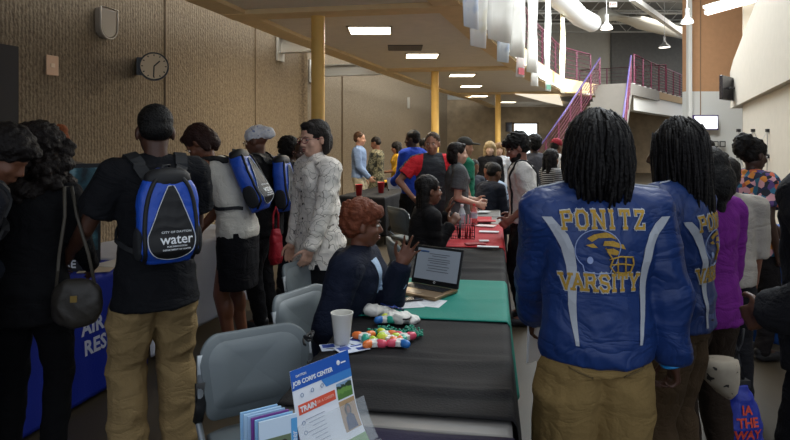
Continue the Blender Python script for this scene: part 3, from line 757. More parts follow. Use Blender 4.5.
# spiral duct
pts = [aty(px, py, Y) for px, py, Y in ((545, -14, 15.5), (566, 4, 18), (580, 17, 20), (592, 23, 21.2))]
g = G(); fine = []
for i in range(len(pts) - 1):
    for q in range(8): fine.append(pts[i].lerp(pts[i + 1], q / 8))
fine.append(pts[-1]); g.tube(fine, [.30 if i % 2 else .315 for i in range(len(fine))], n=20)
tag(build(g, 'air_duct', mat('galvanised_duct', 'c9c9c6', rough=.45, metal=.3), smooth=True), 'fat silver spiral air duct under the roof above the banners', 'duct')
pts = [aty(px, py, Y) for px, py, Y in ((604, 15, 27), (640, 22, 29), (668, 29, 31), (690, 34, 32.5))]
tag(build(G().tube(pts, .34, n=20), 'air_duct', mat('painted_duct', 'bdb9ac', rough=.6), smooth=True), 'long cream duct crossing above the dark grey wall', 'duct')
# pendant high-bay lamps
for i, (px, py, Y) in enumerate(((606.5, 26, 19), (664.5, 45, 26), (687, 20, 19))):
    p = aty(px, py, Y); t = empty('pendant_lamp', p, 0, ('silver bell pendant lamp beside the exit sign', 'small dark bell pendant lamp in front of the dark grey wall', 'silver bell pendant lamp beside the white column')[i], 'lamp', 'bell pendant lamps')
    r = .19 if i != 1 else .24
    prof = [(.16, .02), (.14, .055), (.06, .09), (0, .16), (-.08, r), (-.11, r + .01)]
    g = G(); g.loft([[V((rr * math.cos(2 * math.pi * j / 24), rr * math.sin(2 * math.pi * j / 24), z)) for j in range(24)] for z, rr in prof], caps=False)
    o = build(g, 'lamp_shade', mat('spun_aluminium', 'b8b8b4' if i != 1 else '8a8a86', rough=.35, metal=.5), t, smooth=True); so = o.modifiers.new('s', 'SOLIDIFY'); so.thickness = .008
    build(G().cap((0, 0, -.10), (0, 0, -.085), r * .92, n=24, flat=True), 'lens', mat('lamp_lens', 'fff6e6', emit=4), t)
    build(G().cap((0, 0, .14), (0, 0, .36), .055, n=16, flat=True), 'ballast', mat('ballast_grey', '9a9a97', rough=.4, metal=.4), t)
    build(G().tube([(0, 0, .34), (0, 0, TOPZ - .7 - p.z)], .012), 'stem', mat('ballast_grey', '9a9a97', rough=.4, metal=.4), t)
# hanging linear light panels, upper right
for i, (px, py) in enumerate(((731, 3), (722, 9))):
    a = aty(706, 9 + i * 5, 18.5); b_ = aty(760, -6 + i * 5, 17.5 )
    t = empty('hanging_light_panel', a, 0, ('long white hanging light panel at the top right, upper one of two', 'long white hanging light panel at the top right, lower one of two')[i], 'light panel')
    d = b_ - a; g = G(); g.beam((0, 0, 0), d, .5 - i * .2, .05); build(g, 'diffuser', mat('panel_light', 'fbf8ee', emit=1.6), t)
    g = G(); g.beam((0, 0, .04), d + V((0, 0, .04)), .56 - i * .2, .04); build(g, 'housing', mat('panel_housing', 'c9c7c0'), t)
    g = G(); g.tube([d * .3 + V((0, 0, .04)), V((d.x * .3, d.y * .3, TOPZ - a.z))], .01); g.tube([d * .8 + V((0, 0, .04)), V((d.x * .8, d.y * .8, TOPZ - a.z))], .01); build(g, 'wire', TM, t)
# exit sign
p = aty(613, 4.5, 24); t = empty('exit_sign', p, 0, 'small white hanging exit sign with red letters near the roof', 'sign')
build(G().box((0, 0, 0), (.30, .05, .2)), 'sign_box', mat('sign_white', 'ece6de', emit=.3), t)
flattext('EXIT', .13, 'letters', mat('sign_red', 'c23a33'), MX.Translation((0, -.028, 0)) @ MX.Rotation(R(90), 4, 'X'), t, bold=.003)
build(G().tube([(0, 0, .1), (0, 0, TOPZ - p.z)], .01), 'hanger', TM, t)
# ---- railings
RM = mat('maroon_railing', '5e1f36', rough=.5)
def railing(pts, h, label, nb=7, post=1.3, m=RM, purple=False):
    o = V(pts[0]); t = empty('railing', o, 0, label, 'railing'); P_ = [V(p) - o for p in pts]
    build(G().tube([p + V((0, 0, h)) for p in P_], .028), 'handrail', m if not purple else mat('purple_handrail', '4d4275', rough=.4), t, smooth=True)
    g = G()
    for j in range(nb): g.tube([p + V((0, 0, h * (.08 + .84 * j / (nb - 1)))) for p in P_], .011, n=6)
    build(g, 'bars', m, t, smooth=True)
    L_ = [0]
    for a, b_ in zip(P_, P_[1:]): L_.append(L_[-1] + (b_ - a).length)
    n = max(1, round(L_[-1] / post))
    for i in range(n + 1):
        s = L_[-1] * i / n
        for j in range(len(P_) - 1):
            if s <= L_[j + 1] + 1e-6: break
        p = P_[j].lerp(P_[j + 1], (s - L_[j]) / (L_[j + 1] - L_[j]))
        build(G().beam(p, p + V((0, 0, h)), .045, .045, up=(0, 1, 0)), 'post', m, t)
    return t
railing([(x - .1, y, FL2 + .05) for x, y in Rp[1:8]], 1.05, 'maroon bar railing behind the row of white banners', post=1.2)
# mid balcony
B = [aty(634, 87, 22.2), aty(655, 93, 25), aty(675, 98.5, 28), aty(691, 103, 31)]
B = [V((p.x, p.y, FL2)) for p in B]
railing([p + V((0, 0, .02)) for p in B], 1.07, 'curved maroon railing on the small balcony above the stairs', post=1.4, nb=9)
g = G(); g.loft([[p + V((-.02, -.02, 0)), p + V((.3, 1.2, 0)), p + V((.3, 1.2, -.92)), p + V((-.02, -.02, -.92))] for p in B])
struct(g, 'balcony_fascia', mat('white_fascia', 'f0eee6', rough=.6))
g = G(); g.loft([[p + V((.1, 0, -.02)), V((17.4, 34.2, FL2 - .02)) if i > 1 else p + V((2.5, 8, -.02)), V((17.4, 34.2, FL2 - .3)) if i > 1 else p + V((2.5, 8, -.3)), p + V((.1, 0, -.3))] for i, p in enumerate(B)])
struct(g, 'balcony_slab', mat('soffit_tan', 'a48b67', rough=.8))
for i in range(13):
    s = i / 12 * 2.999; j = int(s); p = B[j].lerp(B[j + 1], s - j)
    o = build(G().box((0, 0, -.03), (.12, .1, .16)), 'balcony_bracket', mat('pale_bracket', 'b8b0ac', rough=.6)); o.location = p + V((-.06, -.07, 0))
    tag(o, 'small pale bracket at the foot of the small balcony railing', 'bracket', 'brackets under the balcony railing')
# stairs
su = V((.577, .817, 0)); sp_ = V((.817, -.577, 0)); SA = V((7.4, 22.1, FL2)); ns = 21; rise = FL2 / ns; run = .30
g = G(); W_ = 1.02
prof = [(0, 0)]
for i in range(ns): prof += [(-i * run, -i * rise), (-i * run, -(i + 1) * rise)] if i else [(0, -rise)]
prof = [(.0, 0)]; x = 0; z = 0
for i in range(ns):
    z -= rise; prof.append((x, z)); x -= run; prof.append((x, z))
prof = prof[:-1]
top = prof; under = [(prof[-1][0] + .3, -FL2), (.3, -.35), (.3, 0)]
ring = top + under
def ST(a, w, b_): return SA + su * a + sp_ * (w * (1 - a * .19) if w > .5 and a < 0 else w) + V((0, 0, b_))
n = len(ring)
for w in (0, W_):
    for a, b_ in ring: g.v.append(tuple(ST(a, w, b_)))
for i in range(n):
    j = (i + 1) % n; g.f.append((i, j, n + j, n + i))
g.f.append(tuple(range(n - 1, -1, -1))); g.f.append(tuple(range(n, 2 * n)))
struct(g, 'stairs', mat('stair_concrete', '87827a', rough=.8, var=.03))
g = G().loft([[SA + su * a + sp_ * w + V((0, 0, zz)) for w, zz in ((-2.2, 0), (W_ + .02, 0), (W_ + .02, -.4), (-2.2, -.4))] for a in (0.02, 4.5)])
struct(g, 'stair_landing', mat('stair_concrete', '87827a', rough=.8, var=.03))
def strail(w, label, purple=False):
    pts = [ST(-run * (ns - 1) - .2, w, -FL2 + rise), ST(-run * 12, w, -rise * 12), ST(-run * 9, w, -rise * 9), ST(0, w, 0)]
    return railing(pts, .95, label, post=1.1, purple=purple)
strail(-.03, 'maroon stair railing on the open left side of the stairs', True)
strail(W_ + .03, 'maroon stair railing on the right side of the stairs', True)
railing([SA + su * 4.3 + sp_ * -2.2, SA + su * 4.3 + sp_ * (W_ + .3)], 1.05, 'maroon railing across the back of the stair landing', post=1.2)
# banners
BN = [(452, 28, .22, 'e9eef6', '8fb0dd'), (477, 47, .24, 'f3f3ef', 'd8cf9a'), (502, 62, .22, 'dfe9f4', '6d8fc4'), (519, 77, .19, 'f6f1ef', 'd98a92'), (533, 86, .22, 'f7f7f4', 'b9b9a8'), (547, 91, .22, 'eef1ee', '8db3a2'), (562, 93, .24, 'f4eed0', 'd6b75a'), (490, 40, .45, 'f6f6f2', 'e6e6e0'), (510, 56, .34, 'f6f6f2', 'e6e6e0'), (526, 72, .28, 'f6f6f2', 'e6e6e0')]
bl = ['pale blue hanging banner with a blue oval, left end of the banner row', 'blank white hanging banner, second from the left end', 'white and blue hanging banner, third along the row', 'white hanging banner with a red foot', 'long white hanging banner with a small grey crest', 'white hanging banner with green lettering at its foot', 'cream yellow hanging banner nearest the stairs', 'wide blank white banner between the second and third coloured banners', 'plain white banner left of the red footed one', 'plain white banner right of the red footed one']
for i, (px, pyb, w, c1, c2) in enumerate(BN):
    # find point on slab's right edge at this column
    best = min((abs(xat(px, y, 3) - (interp(Rp, y) + .28)), y) for y in [6 + .05 * q for q in range(300)]); y = best[1]; x = interp(Rp, y) + .30
    zb = aty(px, pyb, y).z; zt = FL2 + 1.9
    w *= 1.25; t = empty('banner', (x + (.12 if i > 6 else 0), y + (.1 if i > 6 else 0), zb), R(46), bl[i], 'banner', 'white hanging banners along the balcony')
    d = V((.94, .34, 0)); hh = zt - zb
    def m_ban(nt, N, L, b, tc, c1=c1, c2=c2, i=i):
        n = N.new('ShaderNodeTexNoise'); n.inputs['Scale'].default_value = 3.0; n.inputs['Detail'].default_value = 2; L.new(tc.outputs['Object'], n.inputs['Vector'])
        L.new(ramp(N, L, n.outputs['Fac'], [(.50, c1), (.66 + .06 * (i % 2), c2)]), b.inputs['Base Color'])
    g = G(); rows = []
    for q in range(9):
        zz = hh * q / 8; rows.append([V((a, .02 * math.sin(zz * 3 + a * 6 + i), zz)) for a in (-w / 2, -w / 4, 0, w / 4, w / 2)])
    g.loft(rows, caps=False, closed=False)
    o = build(g, 'banner_cloth', nodemat('banner_print', m_ban, .7), t, smooth=True); so = o.modifiers.new('s', 'SOLIDIFY'); so.thickness = .004
    build(G().tube([(-w / 2 - .03, 0, hh), (w / 2 + .03, 0, hh)], .015), 'top_rod', mat('rod', 'c9c9c9', rough=.4), t, smooth=True)
    if i == 0:
        pts = [(.10 * math.cos(a), .13 * math.sin(a)) for a in [j * math.pi / 8 for j in range(17)]]
        build(G().tube([V((a, -.03, .42 + b_)) for a, b_ in pts], .012), 'oval_emblem', mat('emblem_blue', '3d5f95'), t, smooth=True)
    if i in (3, 5):
        build(G().box((0, -.028, .10), (w * .8, .004, .12)), 'foot_panel', mat('foot_panel', 'b84a55' if i == 3 else '4b7f69'), t)
# television screens
for (px, py, Y, w, h, rz, lab, scr, em) in ((705.5, 122.5, 23.7, .98, .58, 0, 'wall television showing a white page, purple frame', 'e9ecf4', 1.2), ):
    p = aty(px, py, Y); t = empty('television', p, rz, lab, 'television')
    bev(build(G().box((0, 0, 0), (w, .07, h)), 'bezel', mat('tv_bezel', '4a3a6a', rough=.3), t), .008)
    build(G().box((0, -.037, 0), (w * .9, .004, h * .84)), 'screen', mat('tv_screen_on', scr, emit=em), t)
    g = G()
    for i in range(4): g.box((-.05 + .02 * i, -.041, .12 - i * .06), (.5 - .1 * (i % 2), .002, .012))
    build(g, 'page_lines', mat('tv_lines', '9fa9bd', emit=.5), t)
pa = q0.lerp(q1, .13) - nn * .3; p = V((pa.x, pa.y, 0)); ang = math.atan2((q0 - q1).y, (q0 - q1).x)
pw = on_right(740, 88) - nn * .32; z = pw.z
t = empty('television', (pw.x, pw.y, z), ang - .35, 'dark wall television turned off, high on the right wall', 'television')
bev(build(G().box((0, 0, 0), (1.1, .09, .66)), 'bezel', mat('tv_black', '17141c', rough=.25), t), .01)
build(G().box((0, .047, 0), (1.02, .006, .58)), 'screen', mat('tv_screen_off', '2c2230', rough=.1), t)
build(G().tube([(0, -.04, 0), (.1, -.26, 0)], .04), 'wall_bracket', mat('tv_black', '17141c', rough=.25), t)
# framed notices on white wall
for i, (px, py) in enumerate(((708.5, 144), (715.5, 144), (722.5, 144))):
    p = aty(px, py, 23.75); t = empty('picture_frame', p, 0, ('small dark framed notice below the lit television, left one', 'small dark framed notice below the lit television, middle one', 'small dark framed notice below the lit television, right one')[i], 'picture', 'framed notices under the television')
    build(G().box((0, 0, 0), (.23, .03, .23)), 'frame', mat('notice_frame', '33302e'), t); build(G().box((0, -.017, 0), (.15, .004, .15)), 'notice', mat('notice_paper', 'a9a7a0'), t)
# wall things on the left wall
def on_wall(px, py, off=-5.33, out=.0):
    d = ray(px, py); # line X = off+.3Y
    Y = -off / (.3 - d.x / d.y); return V((off + .3 * Y, Y, CZ + d.z / d.y * Y)) + acr * out
wa = math.atan2(hall.y, hall.x)
wm = lambda p: MX.Translation(p) @ MX((hall, V((0, 0, 1)), acr)).transposed().to_4x4()   # x along wall, y up, z out of wall
p = on_wall(51, 65.5, out=.01); t = empty('wall_plate', p, wa, 'small cream metal plate on the ribbed wall right of the dark door', 'wall plate')
bev(build(G().box((0, -.006, 0), (.15, .012, .20)), 'plate', mat('cream_plate', 'd2a98a', rough=.4), t), .004); build(G().box((0, -.014, .0), (.05, .006, .04)), 'switch', mat('plate_switch', 'e6ccb0'), t)
p = on_wall(102.5, 23, out=0.0); t = empty('wall_sconce', p, wa, 'half shield shaped translucent wall light above the crowd', 'wall light')
sh_ = [(-.125, .155), (.125, .155)] + [(.125 * math.cos(a), -.05 - .13 * math.sin(a)) for a in [j * math.pi / 12 for j in range(13)]]
m = MX((V((1, 0, 0)), V((0, 0, 1)), V((0, -1, 0)))).transposed().to_4x4()
bev(build(G().prism([(a, b_) for a, b_ in sh_[::-1]], .09, m), 'sconce_shade', mat('sconce_glass', '8d8274', rough=.35), t), .02)
g = G().tube([m @ V((a * 1.02, b_ * 1.02, .092)) for a, b_ in sh_ + sh_[:1]], .009); build(g, 'rim', mat('sconce_rim', 'aaa092', rough=.4), t, smooth=True)
# clock: two-sided on a bracket
p = on_wall(137, 67, out=.05); pc = p + V((0, 0, 0)); t = empty('wall_clock', p, 0, 'round white clock in a black case on a side bracket', 'clock')
ctr = aty(154, 66.5, p.y - .25) - p; r = .152
zf = (-V((p.x, p.y, 0)) - V((ctr.x, ctr.y, 0))).normalized(); xf = V((-zf.y, zf.x, 0)) ; xf = V((0, 0, 1)).cross(zf).normalized()
mc = MX.Translation(ctr) @ MX((xf, V((0, 0, 1)), zf)).transposed().to_4x4()
autos(build(G().cap(mc @ V((0, 0, -.06)), mc @ V((0, 0, .02)), r * 1.08, n=40, flat=True), 'case', mat('clock_case', '131211', rough=.4), t))
autos(build(G().cap(mc @ V((0, 0, .02)), mc @ V((0, 0, .024)), r * .96, n=40, flat=True), 'dial', mat('clock_dial', 'd6bf9c', rough=.6), t))
for i in range(12):
    g = G(); a = i * math.pi / 6; g.beam(mc @ V((r * .78 * math.sin(a), r * .78 * math.cos(a), .027)), mc @ V((r * .9 * math.sin(a), r * .9 * math.cos(a), .027)), .012, .003, up=zf)
    build(g, 'hour_mark', mat('clock_black', '181512'), t)
for nm, a, ln in (('hour_hand', R(45), .09), ('minute_hand', R(182), .125)):
    build(G().beam(mc @ V((0, 0, .03)), mc @ V((ln * math.sin(a), ln * math.cos(a), .03)), .014, .003, up=zf), nm, mat('clock_black', '181512'), t)
bb = mc @ V((-r * .9, 0, -.02)); build(G().beam(bb + (V((0, 0, 0)) - bb) * 1.1 + V((0, 0, .0)), bb, .10, .20), 'bracket', mat('clock_case', '131211', rough=.4), t)
# small loudspeaker and tag on far walls
p = on_wall(408, 103, off=-6.65, out=.02); tag(build(G().box(p, (.1, .3, .42)), 'wall_cabinet', mat('grey_cabinet', '9a9384', rough=.6)), 'small pale grey box on the far ribbed wall left of second column', 'wall box')
p = aty(515, 127, 29.6); t = empty('wall_speaker', p, 0, 'small black wall speaker with round white face beside the bright doorway', 'speaker')
build(G().box((-.25, 0, 0), (.4, .2, .45)), 'speaker_box', mat('tv_black', '17141c', rough=.25), t); autos(build(G().cap((.1, -.13, 0), (.1, -.05, 0), .2, n=24, flat=True), 'round_face', mat('speaker_face', 'd8c9a8'), t))
# bright doorway under the balcony
p0_ = aty(515, 124, 28.6); p1_ = aty(538, 160, 28.6)
struct(G().box(((p0_.x + p1_.x) / 2, 28.9, 1.25), (p1_.x - p0_.x, .1, 2.3)), 'window_1', mat('daylit_glass', 'dfeaf2', emit=1.5))
g = G()
for x in (p0_.x - .04, p1_.x + .04): g.box((x, 28.86, 1.25), (.08, .14, 2.4))
g.box(((p0_.x + p1_.x) / 2, 28.86, 2.42), (p1_.x - p0_.x + .16, .14, .08)); struct(g, 'trim_4', mat('door_trim', '6b5a45'))
# sloping ceiling panel by the stairs, its brightness put in as a glow
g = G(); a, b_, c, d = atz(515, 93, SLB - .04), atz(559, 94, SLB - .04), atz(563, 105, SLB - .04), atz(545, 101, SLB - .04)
struct(G().prism([(q.x, q.y) for q in (a, b_, c, d)], -.02, MX.Translation((0, 0, SLB - .06))), 'ceiling_panel', mat('glowing_panel', 'f2e6d0', emit=.7))
# ---------------------------------------------------------------- tables
def frame(ox, oy, dx, dy):
    y = V((dx, dy, 0)).normalized(); x = V((y.y, -y.x, 0))
    return MX.Translation((ox, oy, 0)) @ MX((x, y, V((0, 0, 1)))).transposed().to_4x4()
ROW = frame(.05, 0, .165, 1); LROW = frame(-2.69, 0, .2, 1)
GREYP = mat('grey_table_plastic', '777471', rough=.45); LEGM = mat('table_leg_steel', '6d6e70', rough=.4, metal=.6)
def table(Fm, s0, s1, w, label, h=.74, group=None):
    O = Fm @ V((-w / 2, (s0 + s1) / 2, 0)); rz = math.atan2(Fm[1][1], Fm[0][1]) - math.pi / 2
    t = empty('folding_table', O, rz, label, 'table', group); L_ = s1 - s0
    bev(build(G().box((0, 0, h - .022), (w, L_ - .01, .044)), 'tabletop', GREYP, t), .015, 3)
    for sx in (-1, 1):
        for sy in (-1, 1):
            build(G().tube([(sx * (w / 2 - .07), sy * (L_ / 2 - .28), h - .04), (sx * (w / 2 - .05), sy * (L_ / 2 - .2), 0)], .014), 'leg', LEGM, t, smooth=True)
    for sy in (-1, 1): build(G().tube([(-w / 2 + .06, sy * (L_ / 2 - .22), .3), (w / 2 - .06, sy * (L_ / 2 - .22), .3)], .011), 'cross_bar', LEGM, t, smooth=True)
    return t
def drape(Fm, s0, s1, w0, w1, drops, label, m, h=.748, seed=1, wr=.004, name='tablecloth', amp=.05, group=None, cell=.025, folds=()):
    """drops = (near, far, left, right)"""
    dn, df, dl, dr = drops
    def axis(a, b, da, db):
        out = []
        for lo, hi in ((a - da, a), (a, b), (b, b + db)):
            if hi - lo < 1e-4: continue
            n = max(2, int((hi - lo) / cell)); out += [lo + (hi - lo) * i / n for i in range(n)]
        return out + [b + db]
    U = axis(w0, w1, dl, dr); S = axis(s0, s1, dn, df); rs = random.Random(seed); ph = [rs.uniform(0, 6) for _ in range(8)]
    g = G()
    for s in S:
        for u in U:
            x = min(max(u, w0), w1); y = min(max(s, s0), s1); du, ds = u - x, s - y; ov = max(abs(du), abs(ds))
            z = h
            if ov > 0:
                d = V((du, ds)).normalized(); per = (y * 1.0 + x * 1.3)
                wv = math.sin(per * 11 + ph[0]) + .6 * math.sin(per * 23 + ph[1]) + .4 * math.sin(per * 5 + ph[2])
                off = .012 + .05 * ov + amp * min(ov, .5) * wv * .8
                rr = .02
                if ov < rr * 1.6: off = off * (ov / (rr * 1.6)) ** .5; zz = -ov * .5
                else: zz = -ov + rr * .8
                p = V((x + d.x * off, y + d.y * off, h + zz)); p.z = max(p.z, .006)
            else:
                zz = wr * (math.sin(x * 9 + y * 14 + ph[3] + 1.5 * math.sin(x * 4 + ph[4])) * .5 + .5 * math.sin(y * 31 + 3 * math.sin(x * 3 + ph[5])))
                for (fs, fh, fw, tilt) in folds: zz += fh * math.exp(-((y - fs - tilt * (x - w0) - .015 * math.sin(x * 9)) / fw) ** 2)
                p = V((x, y, h + .004 + zz))
            g.v.append(tuple(Fm @ p))
    n = len(U)
    for i in range(len(S) - 1):
        for j in range(n - 1): g.f.append((i * n + j, i * n + j + 1, (i + 1) * n + j + 1, (i + 1) * n + j))
    o = build(g, name, m, smooth=True); s_ = o.modifiers.new('s', 'SOLIDIFY'); s_.thickness = .0025; s_.offset = 1
    return tag(o, label, 'tablecloth', group)
BLK = cloth(cr=0, h='151416', rough=.8, var=.05); TEAL = cloth(cr=0, h='0c7a6b', rough=.7, var=.06)
TW = .76
table(ROW, -.01, 1.82, TW, 'folding table under the purple cloth, nearest the camera')
table(ROW, 1.83, 3.66, TW, 'grey folding table whose bare end shows past the black cloth')
table(ROW, 3.67, 5.3, TW, 'folding table under the black cloth behind the laptop')
drape(ROW, 0, 1.80, -TW, 0, (.3, 0, .25, .3), 'dark purple cloth at the bottom edge under the flyer', cloth(cr=0, h='1f1a33', rough=.8), seed=4)
drape(ROW, 1.92, 2.98, -TW, 0, (0, 0, .28, .55), 'black cloth over the near table with the coloured highlighters on it', BLK, seed=2, wr=.003, h=.747,
      folds=((2.10, .014, .022, .03), (2.34, .010, .03, .10), (2.45, .008, .02, .02), (2.22, .006, .05, -.06)))
drape(ROW, 2.93, 3.78, -TW, 0, (0, 0, .25, .45), 'teal green cloth under the laptop', TEAL, seed=5, wr=.002, h=.755, folds=((3.3, .004, .03, .05),))
drape(ROW, 3.80, 4.93, -TW, 0, (0, 0, .25, .5), 'black cloth between the laptop and the red table', BLK, seed=6, h=.747, folds=((4.1, .012, .03, .05), (4.4, .010, .03, -.05)))
table(ROW, 5.32, 7.1, .62, 'folding table under the red cloth with the water bottles')
drape(ROW, 4.95, 6.3, -.64, 0, (0.0, 0, .2, .35), 'red cloth on the table with bottles and wire basket', cloth(cr=0, h='a3202a', rough=.7), seed=7, h=.757)
table(ROW, 7.12, 9.0, .9, 'grey folding table with brochures in front of the woman in grey tee', h=.745)
for a, b_, w0, w1, nm in ((6.5, 7.0, -.5, -.1, 'red cloth square on the grey table beside the white shirt man'), (8.0, 8.8, -.8, -.3, 'red cloth further along near the seated people')):
    drape(ROW, a, b_, w0, w1, (0, 0, 0, 0), nm, cloth(cr=0, h='a3202a', rough=.7), seed=9, h=.75 if a < 7 else .752, name='table_runner')
# left row
table(LROW, 2.35, 4.4, .76, 'table under the blue cloth on the left')
table(LROW, 4.5, 6.3, .76, 'table under the white cloth behind the backpack man')
bluecl = drape(LROW, 2.3, 4.45, -.8, 0.0, (.70, .3, .3, .735), 'royal blue floor length cloth with white AIR FORCE RESERVE lettering', cloth(cr=0, h='1d2f9a', rough=.6, var=.05), seed=11, amp=.018)
whitecl = drape(LROW, 4.52, 6.35, -.8, 0.0, (.3, .3, .3, .70), 'white floor length cloth with a red mark and grey script', cloth(cr=0, h='c9ccd8', rough=.7, var=.03), seed=12, amp=.03)
trb = bvh(bluecl)
def side_mw(Fm, s, z):      # faces +x of the frame
    y = (Fm.to_3x3() @ V((0, 1, 0))); n = (Fm.to_3x3() @ V((1, 0, 0)))
    return MX.Translation(Fm @ V((.5, s, z))) @ MX((y, V((0, 0, 1)), n)).transposed().to_4x4()
LW = mat('cloth_lettering', 'c8cde0', rough=.7)
lets = {}
for txt, s, z, size in (('AIR FORCE', 4.14, .46, .125), ('RESERVE', 4.08, .335, .125)):
    me = textgeo(txt, size, .004, 0, 1.05); decal(me, side_mw(LROW, s, z), trb, 'lettering', LW, bluecl, off=.004, cell=.06, thick=.001)
for q in range(4):     # winged emblem bars to the left of the words
    for sx in (-1, 1):
        pl = [(sx * (.04 + .05 * q), .05 + .10 * q * .8), (sx * (.09 + .05 * q), .10 + .10 * q * .8), (sx * (.10 + .05 * q), .20 + .09 * q), (sx * (.05 + .05 * q), .14 + .09 * q)]
        if sx < 0: pl = pl[::-1]
        decal(poly_me([pl]), side_mw(LROW, 3.08, .12), trb, 'wing_emblem', LW, bluecl, off=.004, cell=.05, thick=.001)
trw = bvh(whitecl)
decal(poly_me([[(-.06, -.03), (.05, -.04), (.06, .02), (.02, .05), (-.01, .02), (-.05, .04)]]), side_mw(LROW, 4.92, .50), trw, 'red_mark', mat('red_print', 'b52a38'), whitecl, off=.004)
me = textgeo('St. Lu', .14, .001); me.transform(MX.Shear('XZ', 4, (.0, 0)) if False else MX.Identity(4)); decal(me, side_mw(LROW, 4.98, .36), trw, 'script_lettering', mat('grey_print', '6b6f80'), whitecl, off=.004, cell=.05, thick=.001)
# display board + small things on the blue table
p = LROW @ V((-.42, 4.25, .755)); t = empty('display_board', p, R(35), 'dark tabletop display board with a pale teal picture, behind the black suit', 'display board')
bev(build(G().box((0, 0, .35), (.42, .03, .70)), 'board', mat('board_black', '14171c', rough=.5), t), .005)
def m_post(nt, N, L, b, tc):
    n = N.new('ShaderNodeTexNoise'); n.inputs['Scale'].default_value = 7; n.inputs['Detail'].default_value = 4; L.new(tc.outputs['Object'], n.inputs['Vector'])
    L.new(ramp(N, L, n.outputs['Fac'], [(.35, '16262e'), (.5, '35606b'), (.62, '8fb5bd'), (.75, '1c2c33')]), b.inputs['Base Color'])
build(G().box((0, -.018, .38), (.38, .006, .58)), 'picture', nodemat('poster_print', m_post, .3), t)
build(G().box((0, .08, .05), (.3, .14, .02)), 'foot', mat('board_black', '14171c', rough=.5), t).location = (0, 0, -.04)
p = LROW @ V((-.25, 4.12, .755)); o = bev(build(G().box((0, 0, .05), (.2, .14, .10)), 'leaflet_box', mat('dark_box', '23232c')), .004); o.location = p; tag(o, 'small dark box with white letters on the blue table', 'box')
flattext('RE', .07, 'box_letters', mat('logo_white', 'e8ecef', rough=.5), MX.Translation((0, -.0715, .05)) @ MX.Rotation(R(90), 4, 'X'), o, bold=.002)
for i, (w_, s_, rz, c) in enumerate(((-.12, 4.18, .2, 'c7b6a2'), (-.1, 4.35, -.3, 'd8d3cc'), (-.35, 3.9, .4, 'b89f92'))):
    o = build(G().box((0, 0, .004 + .004 * i), (.2, .28, .004)), 'leaflet', mat('leaflet_paper', c)); o.location = LROW @ V((w_, s_, .757)); o.rotation_euler = (0, 0, rz)
    tag(o, ('tan leaflet on the corner of the blue table', 'pale leaflet at the far end of the blue table', 'pinkish leaflet in the middle of the blue table')[i], 'leaflet', None)
# middle tables
HR = frame(-.70, 9.6, .287, .958)
def mid(ox, oy, L_, w, cl, lab, labc, drops=(.6, .3, .6, .6), seed=1):
    Fm = frame(ox, oy, .287, .958); table(Fm, 0, L_, w, lab); return Fm, drape(Fm, 0, L_, -w, 0, drops, labc, cloth(cr=0, h=cl, rough=.7), seed=seed, amp=.03)
x0 = xat(384, 9.3, .75); F1, c1 = mid(x0, 9.3, 1.8, .76, '17181c', 'folding table under the black cloth with the red cups', 'black cloth with a green logo under the red cups', seed=21)
tr1 = bvh(c1); me = poly_me([[(-.16, -.05), (.16, -.05), (.16, .05), (-.16, .05)]])
fy = (F1.to_3x3() @ V((0, -1, 0))); fx = F1.to_3x3() @ V((1, 0, 0))
def front_mw(Fm, w, z):
    fy = (Fm.to_3x3() @ V((0, -1, 0))); fx = Fm.to_3x3() @ V((1, 0, 0)); return MX.Translation(Fm @ V((w, -.5, z))) @ MX((fx, V((0, 0, 1)), fy)).transposed().to_4x4()
decal(me, front_mw(F1, -.2, .57), tr1, 'green_logo', mat('logo_green', '2f8a4e'), c1, off=.004)
decal(poly_me([[(-.05, -.08), (.04, -.08), (.05, .05), (-.03, .08)]]), front_mw(F1, -.12, .34), tr1, 'pale_mark', mat('logo_white', 'e8ecef', rough=.5), c1, off=.004)
x0 = xat(412, 12, .75); F2, c2 = mid(x0, 12.2, 1.8, .8, '22201c', 'folding table under the black and yellow cloth', 'black cloth on the table beside the woman in yellow', drops=(.25, .3, .3, .3), seed=22)
drape(F2, .1, .7, -.8, 0, (.16, 0, .0, .16), 'yellow strip of cloth over the black one beside the woman in yellow', cloth(cr=0, h='c99a2a'), h=.765, seed=23, name='table_runner')
x0 = xat(470, 14, .75); mid(x0, 13, 1.8, .8, '55575a', 'folding table under the dark grey cloth far back', 'dark grey cloth on the table far back by the second column', drops=(.3, .3, .3, .3), seed=24)
x0 = xat(800, 4.9, .75); FB = frame(3.55, 4.6, .3, 1); table(FB, 0, 1.8, .76, 'folding table under the blue cloth at the right side'); drape(FB, 0, 1.8, -.76, 0, (.72, .3, .735, .5), 'blue floor length cloth at the right side behind the dark jacket', cloth(cr=0, h='1c3f78', rough=.7), seed=25, amp=.06)
